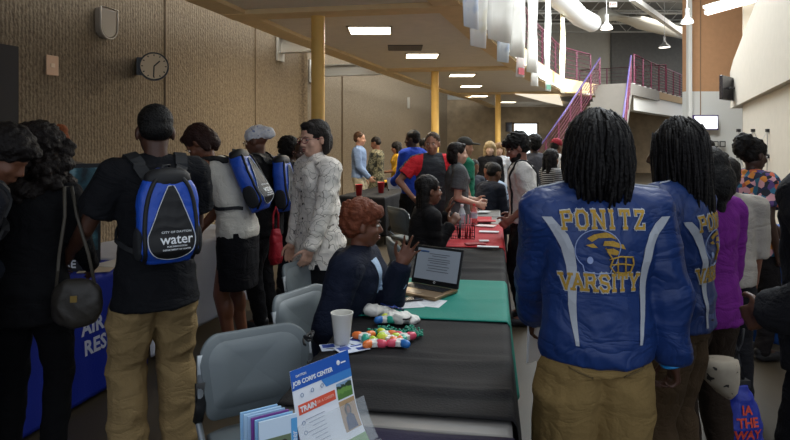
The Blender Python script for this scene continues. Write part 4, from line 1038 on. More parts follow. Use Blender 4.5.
# ---- folding chairs
CHG = mat('chair_plastic', '666f73', rough=.5, var=.03); CHP = mat('chair_panel', '727b7f', rough=.5, var=.03); CHF = mat('chair_tube', '8e9499', rough=.4, metal=.4); CHB = mat('chair_joint', '1a1b1d', rough=.5)
def chair_proto(label):
    t = empty('folding_chair', (0, 0, 0), 0, label, 'chair', 'grey plastic folding chairs')
    def bp(x, z, y=0):       # back surface: x across, z up
        return V((x, -.215 - (z - .5) * .22 + .06 * (x / .23) ** 2 - y, z))
    def shell(w, z0, z1, rc, y0, y1, n=28):
        g = G(); out = []
        for (cx, cz, a0) in ((w - rc, z1 - rc, 0), (-w + rc, z1 - rc, 90), (-w * .93 + rc * .6, z0 + rc * .6, 180), (w * .93 - rc * .6, z0 + rc * .6, 270)):
            r = rc if a0 < 180 else rc * .6
            for q in range(8): a = R(a0 + 90 * q / 7); out.append((cx + r * math.cos(a), cz + r * math.sin(a)))
        rings = []
        cz = (z0 + z1) / 2
        for f, y in ((.0, y0), (.5, y0), (.97, y0), (1, (y0 * .7 + y1 * .3)), (1, (y0 * .3 + y1 * .7)), (.97, y1), (.5, y1), (.0, y1)):
            rings.append([bp(a * max(f, .01), cz + (b_ - cz) * max(f, .01), y) for a, b_ in out])
        return g.loft(rings)
    build(shell(.235, .50, .82, .085, -.014, .014), 'backrest', CHG, t, smooth=True)
    build(shell(.205, .535, .79, .07, -.017, .017), 'back_panel', CHP, t, smooth=True)
    g = G(); rings = []
    pts = [(-.21, -.19), (-.14, -.215), (.14, -.215), (.21, -.19), (.225, 0), (.215, .17), (.15, .215), (-.15, .215), (-.215, .17), (-.225, 0)]
    for f, z in ((.02, .455), (.6, .452), (.95, .455), (1, .445), (1, .43), (.95, .42), (.02, .42)): rings.append([V((a * f, b_ * f, z)) for a, b_ in pts])
    build(g.loft(rings), 'seat', CHG, t, smooth=True)
    for s in (-1, 1):
        build(G().tube([bp(s * .232, .76), bp(s * .238, .62), V((s * .24, -.20, .50)), V((s * .24, -.02, .36)), V((s * .245, .24, .01))], .013), 'leg', CHF, t, smooth=True)
        build(G().tube([V((s * .222, .12, .43)), V((s * .222, -.05, .30)), V((s * .225, -.28, .01))], .012), 'leg', CHF, t, smooth=True)
        build(G().tube([bp(s * .236, .66), bp(s * .239, .58), V((s * .24, -.205, .505))], .021), 'joint_sleeve', CHB, t, smooth=True)
    for y, z in ((.20, .07), (-.24, .07)): build(G().tube([(-.235, y, z), (.235, y, z)], .009), 'cross_bar', CHF, t, smooth=True)
    return t
def copytree(o, loc, rz, label):
    c = o.copy(); C.objects.link(c); c.location = loc; c.rotation_euler = (0, 0, rz); c['label'] = label
    for ch in list(o.children):
        d = ch.copy(); C.objects.link(d); d.parent = c
    return c
ch0 = chair_proto('large grey folding chair nearest the camera, turned towards the flyer')
def chair_top(px, py, zt=.81):
    return atz(px, py, zt)
a = V((-.83, 2.50, 0)); c_ = V((-.405, 2.76, 0)); mid_ = (a + c_) / 2; rz = math.atan2(c_.y - a.y, c_.x - a.x) + math.pi
# facing direction = away from back; local +Y = front
fd = V((-math.sin(rz), math.cos(rz), 0)); ch0.location = mid_ + fd * .28; ch0.rotation_euler = (0, 0, rz)
for px, Y, rz_, lab in ((296, 4.1, -116, 'grey folding chair in front of the woman in the patterned blouse, further of two'), (294, 3.3, -122, 'grey folding chair left of the woman in the navy blazer, nearer of two'),
                        (393, 7.3, -60, 'grey folding chair far behind the seated woman in black'), (388, 4.95, -80, 'grey folding chair the woman in black sits on'), (338, 3.2, -90, 'grey folding chair under the woman in the navy blazer')):
    fd = V((-math.sin(R(rz_)), math.cos(R(rz_)), 0)); base = V((xat(px, Y, .8), Y, 0)) + fd * .28
    copytree(ch0, base, R(rz_), lab)
# ---- things on the near table
TZ = .757
def P(px, py, z=TZ): return atz(px, py, z)
def thing_at(name, p, rz, lab, cat, group=None): return empty(name, p, rz, lab, cat, group)
# laptop
h0, h1, f1 = P(411, 283, .775), P(458, 291, .775), P(433, 299, .775)
hx = (h1 - h0); wl = hx.length; hx.normalize(); hx.z = 0; dy = V((hx.y, -hx.x, 0)); dy = dy if dy.dot(f1 - h1) > 0 else -dy
LM_ = MX.Translation(V((h0.x, h0.y, .766))) @ MX((hx, -dy, V((0, 0, 1)))).transposed().to_4x4()   # x along hinge, -y to the user, z up
lt = empty('laptop', (0, 0, 0), 0, 'bronze open laptop showing a grey document on the teal cloth', 'laptop'); lt.matrix_world = LM_
dl = .235; SIL = mat('laptop_bronze', '8f7657', rough=.35, metal=.5); LBK = mat('laptop_black', '131417', rough=.4)
bev(build(G().box((wl / 2, -dl / 2, .009), (wl, dl, .018)), 'base', SIL, lt), .005)
g = G()
for r_ in range(5):
    for c2_ in range(14): g.box((wl / 2 - .125 + .0192 * c2_, -.035 - .018 * r_, .0195), (.016, .015, .003))
build(g, 'keyboard', LBK, lt); build(G().box((wl / 2, -.18, .0188), (.09, .06, .0012)), 'touchpad', mat('touchpad', '7a654b', rough=.3), lt)
ls = MX.Translation((0, 0, .016)) @ MX.Rotation(R(-17), 4, 'X')
bev(build(G().box((wl / 2, .004, .112), (wl, .008, .222), ls), 'lid', LBK, lt), .004)
build(G().box((wl / 2, -.0012, .118), (wl - .03, .002, .178), ls), 'screen', mat('laptop_screen', '6e7680', rough=.3, emit=.28), lt)
g = G()
for i, (x_, z_, w_) in enumerate(((.07, .185, .05), (.17, .178, .14), (.17, .166, .10), (.17, .150, .15), (.17, .138, .15), (.17, .126, .12), (.17, .11, .15), (.17, .095, .13), (.17, .08, .15))): g.box((x_, -.003, z_), (w_, .001, .0035), ls)
build(g, 'document_lines', mat('doc_lines', '474c55', rough=.5), lt)
build(G().box((.065, -.003, .188), (.06, .001, .010), ls), 'blue_bar', mat('doc_blue', '2f4f80', emit=.1), lt)
g = G(); pts = [V((wl / 2 + .006 * math.cos(a), -.0025, .018 + .006 * math.sin(a))) for a in [i * math.pi / 6 for i in range(13)]]; build(G().tube([ls @ q for q in pts], .0012, n=5), 'round_emblem', mat('logo_white', 'e8ecef', rough=.5), lt)
# papers, phone
WP = mat('white_paper', 'd5d8dc', rough=.7)
for i, (px, py, w_, l_, rz_, lab) in enumerate(((398, 300, .21, .15, 5, 'white sheet of paper under the phone, left one'), (425, 302.5, .20, .15, -22, 'white sheet of paper right of the phone'), (408, 305, .15, .12, 12, 'small white sheet in front of the phone'))):
    o = build(G().box((0, 0, .001), (w_, l_, .0015)), 'paper_sheet', WP); o.location = P(px, py, .761 + .001 * i); o.rotation_euler = (0, 0, R(rz_)); tag(o, lab, 'paper')
    g = G()
    for q in range(6): g.box((0, -l_ * .35 + q * l_ * .13, .0022), (w_ * .75, .002, .0004))
    build(g, 'printed_lines', mat('print_grey', '8d939b'), o)
t = thing_at('mobile_phone', P(409, 300, .7665), R(22), 'black mobile phone lying on the white papers', 'phone')
bev(build(G().box((0, 0, .004), (.14, .07, .008)), 'phone_body', mat('phone_black', '0f1012', rough=.25), t), .003); build(G().box((0, 0, .0083), (.118, .062, .0006)), 'phone_glass', mat('phone_glass', '1c1d22', rough=.05), t)
# white drawstring bag bundle with pens
g = G(); rs = random.Random(4); c0 = P(385, 313, .775)
for i in range(11): g.ell(P(366 + i * 4.3, 310 + 1.0 * i + rs.uniform(-2.5, 1), .772 + .012 * math.sin(i)), (.045, .04, .022))
o = build(g, 'crumpled_bag', cloth(cr=0, h='e4e2dc', rough=.6), voxel=.005, sm=1, wr=(.008, 45, 3)); tag(o, 'crumpled white plastic bag lying in front of the papers', 'bag')
for i, (a_, b2, lab) in enumerate((((381, 304), (399, 309), 'blue pen on the crumpled white bag, left one'), ((394, 306), (403, 310), 'short blue pen beside the phone papers'))):
    pa_, pb_ = P(*a_, .80), P(*b2, .796); t = thing_at('pen', pa_, 0, lab, 'pen'); d = pb_ - pa_
    build(G().tube([V((0, 0, 0)), d * .8], .006), 'pen_barrel', mat('pen_blue', '2245a8', rough=.3), t, smooth=True); build(G().tube([d * .75, d], .007), 'pen_cap', mat('pen_cap', '16213f', rough=.3), t, smooth=True)
pts = [P(405 + 6 * math.cos(a), 317 + 2.4 * math.sin(a), .79) for a in [i * math.pi / 7 for i in range(10)]]; tag(build(G().tube(pts, .004), 'cord_loop', mat('black_cord', '1a1a1c'), smooth=True), 'small loop of black cord on the crumpled white bag', 'cord')
# cup
cp = P(342, 344, .757); t = thing_at('foam_cup', cp, 0, 'white foam cup near the coloured highlighters', 'cup')
g = G(); prof = [(0, .030), (.002, .032), (.12, .045), (.125, .048), (.13, .048), (.13, .044), (.12, .042), (.01, .029)]
g.loft([[V((r * math.cos(2 * math.pi * j / 32), r * math.sin(2 * math.pi * j / 32), z + .004)) for j in range(32)] for z, r in prof]); autos(build(g, 'cup_wall', mat('foam_white', 'd9d7cf', rough=.6), t), 50)
# blue and white brochures under the cup
for i, (px, py, rz_, lab) in enumerate(((336, 347, 15, 'blue and white brochure under the foam cup'), (361, 342, -25, 'blue and white brochure between cup and highlighters'), (352, 349, 30, 'navy and white brochure in front of the cup'))):
    o = build(G().box((0, 0, .001), (.13, .08, .002)), 'brochure', mat('brochure_white', 'c9d1e0')); o.location = P(px, py, .7575 + i * .0025); o.rotation_euler = (0, 0, R(rz_)); tag(o, lab, 'brochure')
    g = G()
    for q, (x_, y_, w_, l_) in enumerate(((-.03, .015, .05, .04), (.035, -.015, .04, .03), (.03, .025, .05, .012))): g.box((x_, y_, .0022), (w_, l_, .0006))
    build(g, 'blue_print', mat('brochure_blue', '27479c'), o)
# highlighters
HC = {'lime': 'b6d43a', 'orange': 'ef7d3c', 'pink': 'e2516a', 'blue': '2f74c0', 'teal': '2aa38c', 'yellow': 'd6e04a'}
hl = [(374, 345.5, 10, ('lime', 'orange', 'pink'), 'triple highlighter in lime, orange and pink nearest the camera edge'), (399, 345, -10, ('orange', 'pink', 'blue'), 'triple highlighter in orange, pink and blue, nearest right one'),
      (385, 337, 30, ('yellow', 'lime', 'orange'), 'triple highlighter in yellow and lime on the bead string'), (404, 339.5, 50, ('pink', 'teal', 'pink'), 'triple highlighter in pink and teal, right one'),
      (364.5, 339, 70, ('orange', 'teal', 'orange'), 'triple highlighter in orange and teal beside the brochures'), (385, 321.5, 0, ('yellow', 'blue', 'teal'), 'triple highlighter in yellow and blue below the white bag'), (391, 341.5, 80, ('yellow', 'orange', 'lime'), 'triple highlighter in yellow and orange in the middle')]
hp0 = None
for i, (px, py, rz_, cols, lab) in enumerate(hl):
    t = thing_at('highlighter', P(px, py, .764), R(rz_), lab, 'highlighter', 'triple highlighters on the black cloth')
    g = G(); g.cap((0, 0, 0), (0, 0, .022), .027, n=24, flat=True)
    for q in range(3):
        a = R(120 * q + 90); g.cap((0, 0, .010), (.022 * math.cos(a), .022 * math.sin(a), .011), .015, .015)
    build(g, 'white_hub', mat('highlighter_white', 'e4e4df', rough=.35), t, voxel=.003, sm=2)
    for q, cn in enumerate(cols):
        a = R(120 * q + 90); d = V((math.cos(a), math.sin(a), 0)); build(G().cap(d * .026 + V((0, 0, .012)), d * .041 + V((0, 0, .012)), .0185, .0165), cn + '_cap', mat('cap_' + cn, HC[cn], rough=.35), t, smooth=True)
# bead string
g = G(); rs = random.Random(8)
for i in range(190):
    u = i / 189; px = 368 + 55 * ((u * 3) % 1) ; py = 331 + 3.0 * math.sin(u * 40) + rs.uniform(-3, 3)
    g.ell(P(px, py, .764 + rs.uniform(0, .012)), (.0055,) * 3, n=8, k=5)
tag(build(g, 'bead_strings', mat('bead_green', '1f8f74', rough=.2), smooth=True), 'heap of shiny green bead strings among the highlighters', 'beads', kind='stuff')
g = G(); rs = random.Random(9); pts = [P(308 + rs.uniform(-4, 6), 338 + rs.uniform(-8, 9), .765 + .01 * i) for i in range(9)]
fine = []
for i in range(len(pts) - 3):
    for q in range(6):
        u = q / 6; a0, a1, a2, a3 = pts[i:i + 4]; fine.append(.5 * ((2 * a1) + (a2 - a0) * u + (2 * a0 - 5 * a1 + 4 * a2 - a3) * u * u + (-a0 + 3 * a1 - 3 * a2 + a3) * u ** 3))
tag(build(G().tube(fine, .006), 'cable', mat('black_cord', '1a1a1c'), smooth=True), 'tangled black cable between the chair and the foam cup', 'cable')
# ---- flyer in an acrylic stand
A0, A1 = atz(289.5, 371, 1.0), atz(347.5, 349, 1.0); ex = (A1 - A0); fw_ = ex.length; ex.normalize(); ez = V((ex.y, -ex.x, 0)); 
if ez.y > 0: ez = -ez
up = (V((0, 0, 1)) - ez * .22).normalized(); nz = ex.cross(up).normalized()
t = empty('flyer_stand', (0, 0, 0), 0, 'clear stand holding the Job Corps flyer, at the bottom', 'flyer stand')
FM = MX.Translation(A0 - up * .262) @ MX((ex, up, nz)).transposed().to_4x4(); t.matrix_world = FM     # origin bottom-left, x right, y up, z to the viewer
fh = .26; fw_ = .215 if fw_ < .215 else fw_
def cv(o):
    for v in o.data.vertices: v.co.z += .035 * max(0, 1 - v.co.y / .14) ** 2
    return o
def curve_strip(x0, x1, y0, y1, z, nm, m, n=8):
    g = G(); rows = []
    for q in range(n + 1):
        y = y0 + (y1 - y0) * q / n; c = .035 * max(0, 1 - y / .14) ** 2 + z; rows.append([V((x0, y, c)), V((x1, y, c)), V((x1, y, c - .0012)), V((x0, y, c - .0012))])
    return build(g.loft(rows), nm, m, t)
curve_strip(0, fw_, .0, fh, 0, 'flyer', mat('flyer_white', 'e6ebf2', rough=.4), 16)
fl = lambda nm, h, e=0: mat(nm, h, rough=.4)
curve_strip(0, fw_, fh - .052, fh, .0008, 'blue_header', fl('flyer_blue', '1457b5'))
me = poly_me([[(.12, fh - .075), (fw_, fh - .075), (fw_, fh - .052), (.105, fh - .052)]]); me.transform(MX.Translation((0, 0, .001))); link('header_step', me, fl('flyer_blue2', '3c86cf'), t, False)
curve_strip(.012, .150, fh - .118, fh - .092, .0008, 'orange_bar', fl('flyer_orange', 'e0573a'))
def m_land(nt, N, L, b, tc):
    s = N.new('ShaderNodeSeparateXYZ'); L.new(tc.outputs['Object'], s.inputs[0]); n = N.new('ShaderNodeTexNoise'); n.inputs['Scale'].default_value = 90; L.new(tc.outputs['Object'], n.inputs['Vector'])
    a = N.new('ShaderNodeMath'); a.operation = 'MULTIPLY_ADD'; L.new(n.outputs['Fac'], a.inputs[0]); a.inputs[1].default_value = .02; L.new(s.outputs['Y'], a.inputs[2])
    L.new(ramp(N, L, a.outputs[0], [(0, '55803a'), (.158, '6d9a48'), (.168, '2c3f2c'), (.182, '88a7c4'), (1, '5d95cf')], True), b.inputs['Base Color'])
curve_strip(.158, fw_ - .006, fh - .125, fh - .080, .0009, 'landscape_photo', nodemat('landscape_print', m_land, .4))
curve_strip(.158, fw_ - .004, fh - .212, fh - .130, .0009, 'portrait_photo', fl('photo_ground', 'b5956f'))
g = G(); g.ell((.186, fh - .158, .002), (.013, .018, .001)); cv(build(g, 'photo_hair', fl('photo_hair', '2c1d14'), t, smooth=True))
g = G(); g.ell((.186, fh - .157, .0032), (.007, .010, .0008)); cv(build(g, 'photo_face', fl('photo_face', '8a5b40'), t, smooth=True))
me = poly_me([[(.166, fh - .208), (.206, fh - .208), (.202, fh - .175), (.192, fh - .169), (.180, fh - .169), (.170, fh - .176)]]); me.transform(MX.Translation((0, 0, .0035))); cv(link('photo_shirt', me, fl('photo_shirt', '14265c'), t, False))
curve_strip(.10, fw_, .0, .030, .0008, 'green_foot', fl('flyer_green', '6f9a55'))
fm = lambda x, y, z=.0015: MX.Translation((x, y, z))
flattext('JOB CORPS CENTER', .0165, 'title', mat('logo_white', 'e8ecef', rough=.5), fm(.078, fh - .036), t, bold=.0004)
flattext('DAYTON', .009, 'small_title', mat('logo_white', 'e8ecef', rough=.5), fm(.036, fh - .018), t)
flattext('TRAIN', .020, 'bar_title', mat('logo_white', 'e8ecef', rough=.5), fm(.046, fh - .106), t, bold=.0006)
flattext('FOR A CAREER', .011, 'bar_subtitle', mat('pale_orange', 'f3b5a2', rough=.5), fm(.108, fh - .105), t)
g = G()
for q in range(11): g.box((.045 + .004 * (q % 3) * 1.0 + .02, fh - .135 - q * .0105, .0012 + .035 * max(0, 1 - (fh - .135 - q * .0105) / .14) ** 2), (.07 - .012 * (q % 3), .0016, .0008))
build(g, 'body_text', fl('flyer_text', '9aa3b2'), t)
for q, (x_, y_) in enumerate(((.03, fh - .070), (.068, fh - .068), (.105, fh - .067), (.022, fh - .14), (.022, fh - .165), (.022, fh - .19))):
    pts = [V((x_ + .005 * math.cos(a), y_ + .005 * math.sin(a), .0015 + .035 * max(0, 1 - y_ / .14) ** 2)) for a in [i * math.pi / 5 for i in range(11)]]; build(G().tube(pts, .0009, n=5), 'icon', fl('flyer_icon', '6f87a8'), t)
g = G(); g.ell((.178, fh - .025, .001), (.007, .007, .001)); build(g, 'seal', mat('logo_white', 'e8ecef', rough=.5), t, smooth=True); curve_strip(.188, .208, fh - .03, fh - .026, .001, 'seal_text', mat('logo_white', 'e8ecef', rough=.5))
ACR = mat('clear_acrylic', 'dfe6ea', rough=.05, alpha=.18)
g = G(); rows = []
for q in range(9):
    y = .0 + .12 * q / 8; c = .035 * max(0, 1 - y / .14) ** 2 + .006; rows.append([V((-.006, y, c)), V((fw_ + .03, y, c)), V((fw_ + .03, y, c + .002)), V((-.006, y, c + .002))])
g.loft(rows); g.box((fw_ / 2 + .01, .001, .0), (fw_ + .03, .003, .12)); build(g, 'acrylic_pocket', ACR, t)
# ---- brochures standing beside it
bx = P(272, 452, .757); 
for i in range(6):
    cc = ('9cc7ea', 'b9d8f0', 'a8cdee', '7a3f94', '8fc0e8', 'cfe2f2')[i]
    o = bev(build(G().box((0, 0, .085), (.10, .005, .17)), 'brochure', mat('brochure_stock', cc, rough=.5)), .001)
    o.location = V((-.345 + .013 * i * .9, 1.575 - .0105 * i + .0, .758)); o.rotation_euler = (R(-4), 0, R(32))
    tag(o, ('pale blue brochure at the back of the standing stack', 'light blue brochure, second from the back of the stack', 'light blue brochure in the middle of the stack', 'purple edged brochure near the front of the stack', 'blue brochure just behind the front one', 'front brochure of the stack with a photo of two people')[i], 'brochure', 'brochures standing in a stack by the flyer')
    if i == 5:
        build(G().box((-.005, -.0032, .07), (.075, .001, .11)), 'cover_photo', mat('cover_photo', '6d7d5e'), o)
        for x_ in (-.022, .014):
            build(G().ell((x_, -.0045, .10), (.012, .001, .016)), 'photo_hair', fl('photo_hair', '2c1d14'), o, smooth=True); build(G().ell((x_, -.0058, .098), (.008, .001, .011)), 'photo_face', fl('photo_face', '8a5b40'), o, smooth=True)
        build(G().box((.042, -.0034, .09), (.016, .001, .14)), 'blue_side', mat('brochure_side', '5aa7df'), o)
        flattext('Career', .02, 'side_title', mat('logo_white', 'e8ecef', rough=.5), MX.Translation((.042, -.0045, .10)) @ MX.Rotation(R(90), 4, 'X') @ MX.Rotation(R(90), 4, 'Z'), o)
# ---- red table things
def bottle(px, py, h, lab, liquid='c9d3d6', cap='e8e8e8'):
    t = thing_at('water_bottle', atz(px, py, .765), 0, lab, 'bottle', 'plastic bottles on the red cloth'); r = h * .155
    prof = [(0, r * .8), (.01, r), (.30, r), (.34, r * .93), (.38, r), (.62, r), (.74, r * .75), (.86, r * .38), (.93, r * .36)]
    g = G().loft([[V((rr * math.cos(2 * math.pi * j / 20), rr * math.sin(2 * math.pi * j / 20), z * h)) for j in range(20)] for z, rr in prof]); build(g, 'bottle_body', mat('bottle_plastic', liquid, rough=.1, alpha=.55), t, smooth=True)
    autos(build(G().cap((0, 0, h * .92), (0, 0, h), r * .42, n=16, flat=True), 'bottle_cap', mat('cap_' + cap, cap, rough=.4), t))
    autos(build(G().cap((0, 0, h * .36), (0, 0, h * .60), r * 1.03, n=20, flat=True), 'bottle_label', mat('label_pale', 'aab7c4', rough=.4), t))
bottle(446.5, 240, .21, 'clear water bottle at the left end of the red cloth', cap='d5dce8'); bottle(462, 228, .23, 'clear water bottle further back on the red cloth'); bottle(455, 222, .21, 'small clear bottle furthest back on the red cloth'); bottle(474, 226, .22, 'bottle with red liquid beside the wire basket', liquid='c45a5a', cap='d9474b')
bk = atz(463, 238, .765); t = thing_at('wire_basket', bk, R(-9), 'black wire basket with pens on the red cloth', 'basket'); g = G()
for z in (.005, .06, .12):
    g.tube([(-.1, -.07, z), (.1, -.07, z), (.1, .07, z), (-.1, .07, z), (-.1, -.07, z)], .003, n=5)
for q in range(11):
    for y in (-.07, .07): g.tube([(-.1 + .02 * q, y, 0), (-.1 + .02 * q, y, .12)], .0018, n=5)
for q in range(6):
    for x in (-.1, .1): g.tube([(x, -.07 + .028 * q, 0), (x, -.07 + .028 * q, .12)], .0018, n=5)
build(g, 'wire_frame', mat('black_wire', '16161a', rough=.4, metal=.5), t)
rs = random.Random(3)
for i in range(10):
    x, y = rs.uniform(-.08, .08), rs.uniform(-.05, .05); b_ = bk + V((x, y, .002)); tp_ = V((x * 1.25 + rs.uniform(-.02, .02), y * 1.1, .17 + rs.uniform(0, .03)))
    o = build(G().tube([(0, 0, 0), tp_ - V((x, y, 0))], .005), 'pen', mat('pen_' + 'ab'[i % 2], ('1d1d22', 'a32430')[i % 2], rough=.4), smooth=True); o.location = b_
    tag(o, ('black pen standing in the wire basket', 'red pen standing in the wire basket')[i % 2], 'pen', ('black pens in the wire basket', 'red pens in the wire basket')[i % 2])
for i, (px, py, w_, l_, c, rz_, lab) in enumerate(((424, 243, .22, .16, 'd8cdb9', 10, 'cream folded paper at the left end of the red cloth'), (488, 247, .17, .05, 'd9dce0', -12, 'narrow white leaflet at the front of the red cloth'), (489, 232, .18, .08, 'd9dce0', -12, 'long white leaflet across the red cloth'), (486, 221, .20, .12, 'b52430', -8, 'red folder by the hand of the white shirt man'), (484, 241, .08, .06, 'd9dce0', 0, 'small white card on the red cloth'),
        (484, 198, .4, .3, '3f6f66', 5, 'dark green binder on the grey table'), (490, 192, .3, .2, 'c9ccd0', 0, 'pale leaflet on the grey table'), (495, 185, .3, .3, 'a32430', 10, 'red leaflet on the grey table'), (478, 192, .3, .2, 'd0d3d6', -15, 'white leaflet in front of the woman in grey tee'), (492, 206, .12, .1, '2a3480', 0, 'small navy box lid by the white shirt man'), (475, 244, .16, .08, '8f1c26', 8, 'dark red booklet in front of the wire basket'), (486, 226, .18, .12, 'd9c9c4', -25, 'pale pink leaflet behind the bottles on red'), (479, 212, .25, .12, 'c9ccd0', 12, 'pale grey leaflet between the red cloth and the grey table'), (466, 204, .2, .2, 'd9dce0', -30, 'white leaflet at the left side of the grey table'))):
    o = build(G().box((0, 0, .003), (w_, l_, .006)), 'leaflet', mat('leaflet_paper', c)); o.location = atz(px, py, .772 if py > 215 else .765); o.rotation_euler = (0, 0, R(rz_)); tag(o, lab, 'leaflet')
# cups on the mid table
for i, (px, py) in enumerate(((359, 196), (381, 193))):
    t = thing_at('red_cup', atz(px, py, .76), 0, ('large red plastic cup, left one on the black table', 'large red plastic cup, right one on the black table')[i], 'cup', 'red cups on the black table')
    k_ = 1.25; prof = [(0, .032), (.12, .047), (.125, .05), (.12, .045), (.01, .03)]; g = G().loft([[V((r * k_ * math.cos(2 * math.pi * j / 20), r * k_ * math.sin(2 * math.pi * j / 20), z * k_ * 1.15)) for j in range(20)] for z, r in prof]); build(g, 'cup_wall', mat('cup_red', 'b3222c', rough=.35), t, smooth=True)
# lattice display frame at right
t = empty('lattice_display', (xat(760, 12.2, 1.3), 12.2, 0), R(-8), 'black and silver pop-up lattice display frame by the right wall', 'display frame')
g = G(); hubs = []
for r_ in range(4):
    for c2_ in range(4): hubs.append(V((-.40 + .27 * c2_, 0, .25 + .52 * r_)))
for r_ in range(4):
    for c2_ in range(3):
        if r_ < 3:
            for k1, k2 in (((r_, c2_), (r_ + 1, c2_ + 1)), ((r_ + 1, c2_), (r_, c2_ + 1))): g.tube([hubs[k1[0] * 4 + k1[1]], hubs[k2[0] * 4 + k2[1]]], .009, n=5)
for c2_ in range(4): g.tube([V((-.40 + .27 * c2_, .05, 0)), hubs[12 + c2_]], .01, n=6)
build(g, 'lattice', mat('lattice_silver', 'b9b9b9', rough=.3, metal=.5), t)
for h_ in hubs: build(G().box(tuple(h_), (.06, .07, .06)), 'hub', mat('hub_black', '121214'), t)
# ---------------------------------------------------------------- the crowd
DK, MD, LT, WH = '3a2419', '5d3d2b', '8f6048', 'b98b74'
for _f in ():
    pass
def pat_blouse(nt, N, L, b, tc):
    v = N.new('ShaderNodeTexVoronoi'); v.feature = 'DISTANCE_TO_EDGE'; v.inputs['Scale'].default_value = 9; L.new(tc.outputs['Object'], v.inputs['Vector'])
    n = N.new('ShaderNodeTexNoise'); n.inputs['Scale'].default_value = 6; L.new(tc.outputs['Object'], n.inputs['Vector'])
    mx = N.new('ShaderNodeVectorMath'); mx.operation = 'MULTIPLY_ADD'; L.new(n.outputs['Color'], mx.inputs[0]); mx.inputs[1].default_value = (.5, .5, .5); L.new(tc.outputs['Object'], mx.inputs[2]); L.new(mx.outputs[0], v.inputs['Vector'])
    L.new(ramp(N, L, v.outputs['Distance'], [(0, '6b655e'), (.018, 'a59d92'), (.03, 'e9e2d8'), (1, 'eee7de')]), b.inputs['Base Color'])
def pat_camo(nt, N, L, b, tc):
    n = N.new('ShaderNodeTexNoise'); n.inputs['Scale'].default_value = 14; n.inputs['Detail'].default_value = 2; L.new(tc.outputs['Object'], n.inputs['Vector'])
    L.new(ramp(N, L, n.outputs['Fac'], [(0, '2c2b20'), (.42, '5b573f'), (.5, '7b745a'), (.58, '46432f'), (.66, '8a8468')], True), b.inputs['Base Color'])
def pat_stripe(nt, N, L, b, tc):
    w = N.new('ShaderNodeTexWave'); w.bands_direction = 'Z'; w.inputs['Scale'].default_value = 13; w.inputs['Distortion'].default_value = 1.2; L.new(tc.outputs['Object'], w.inputs['Vector'])
    L.new(ramp(N, L, w.outputs['Fac'], [(0, '16161a'), (.62, 'a7a7a7')], True), b.inputs['Base Color'])
def pat_floral(nt, N, L, b, tc):
    v = N.new('ShaderNodeTexVoronoi'); v.inputs['Scale'].default_value = 26; L.new(tc.outputs['Object'], v.inputs['Vector'])
    s = N.new('ShaderNodeSeparateColor'); L.new(v.outputs['Color'], s.inputs[0])
    L.new(ramp(N, L, s.outputs[0], [(0, '1b2748'), (.2, 'c05a3a'), (.38, '2f6f8f'), (.52, 'd9a0a8'), (.66, '20242f'), (.78, 'd98a3a'), (.9, '5a3f7a')], True), b.inputs['Base Color'])
def pat_wrap(nt, N, L, b, tc):
    n = N.new('ShaderNodeTexNoise'); n.inputs['Scale'].default_value = 30; L.new(tc.outputs['Object'], n.inputs['Vector'])
    L.new(ramp(N, L, n.outputs['Fac'], [(0, '93a0b8'), (.42, 'd3d4da'), (.6, 'e2e1e0'), (.70, '4a68a0')]), b.inputs['Base Color'])
NEAR, MIDV, FAR = dict(vox=.0065, cvox=.010), dict(vox=.009, cvox=.012), dict(vox=.0115, cvox=.016)
def who(label, px, Y, crown, rot, **k):
    """crown = image row of the crown; fixes the height"""
    z = aty(px, crown, Y).z - .03 if crown else 1.7
    k.setdefault('Ht', z)
    return person(label, xat(px, Y, 1.2), Y, rot, **k)
BLKC = dict(c='141417', name='black_shirt')
# --- left group
man = who('man in black polo seen from behind with blue and black backpack and khaki trousers', 156, 3.05, 102, 36, skin='4b2f22', hair='fade', hairc='0b0908', build_=1.0, hp=4, hy=-8,
          lh=(-.34, .30, 1.02), rh=(.20, .30, 1.0), rfoot=(.13, .05, .085), lfoot=(-.12, .04, .085),
          top=dict(c='111216', sleeve='short', inf=.022, arm=.03, hem=-.30, wr=.007, flare=.2, name='polo_shirt'), bottom=dict(c='8d7752', loose=.026, ankle=1.7, wr=.010, fr=12, name='khaki_trousers'), shoe='121216', hseed=2, **NEAR)
backpack(man, 'blue and black backpack with white water logo on the man in khaki trousers', True, '1a4db8', sz=.92)
suit = who('woman in black trouser suit with big curly dark hair, seen from behind', 30, 3.0, 124, 8, sex='f', skin=MD, hair='curlylong', hairc='17100d', hp=12, hy=25, lean=6, build_=1.0,
          lh=(-.24, .30, 1.0), rh=(.20, .28, 1.0), top=dict(c='0d0d10', inf=.02, arm=.014, hem=-.34, name='blazer'), bottom=dict(c='0b0b0e', loose=.012, name='trousers'), shoe='0c0c0e', hseed=4, **MIDV)
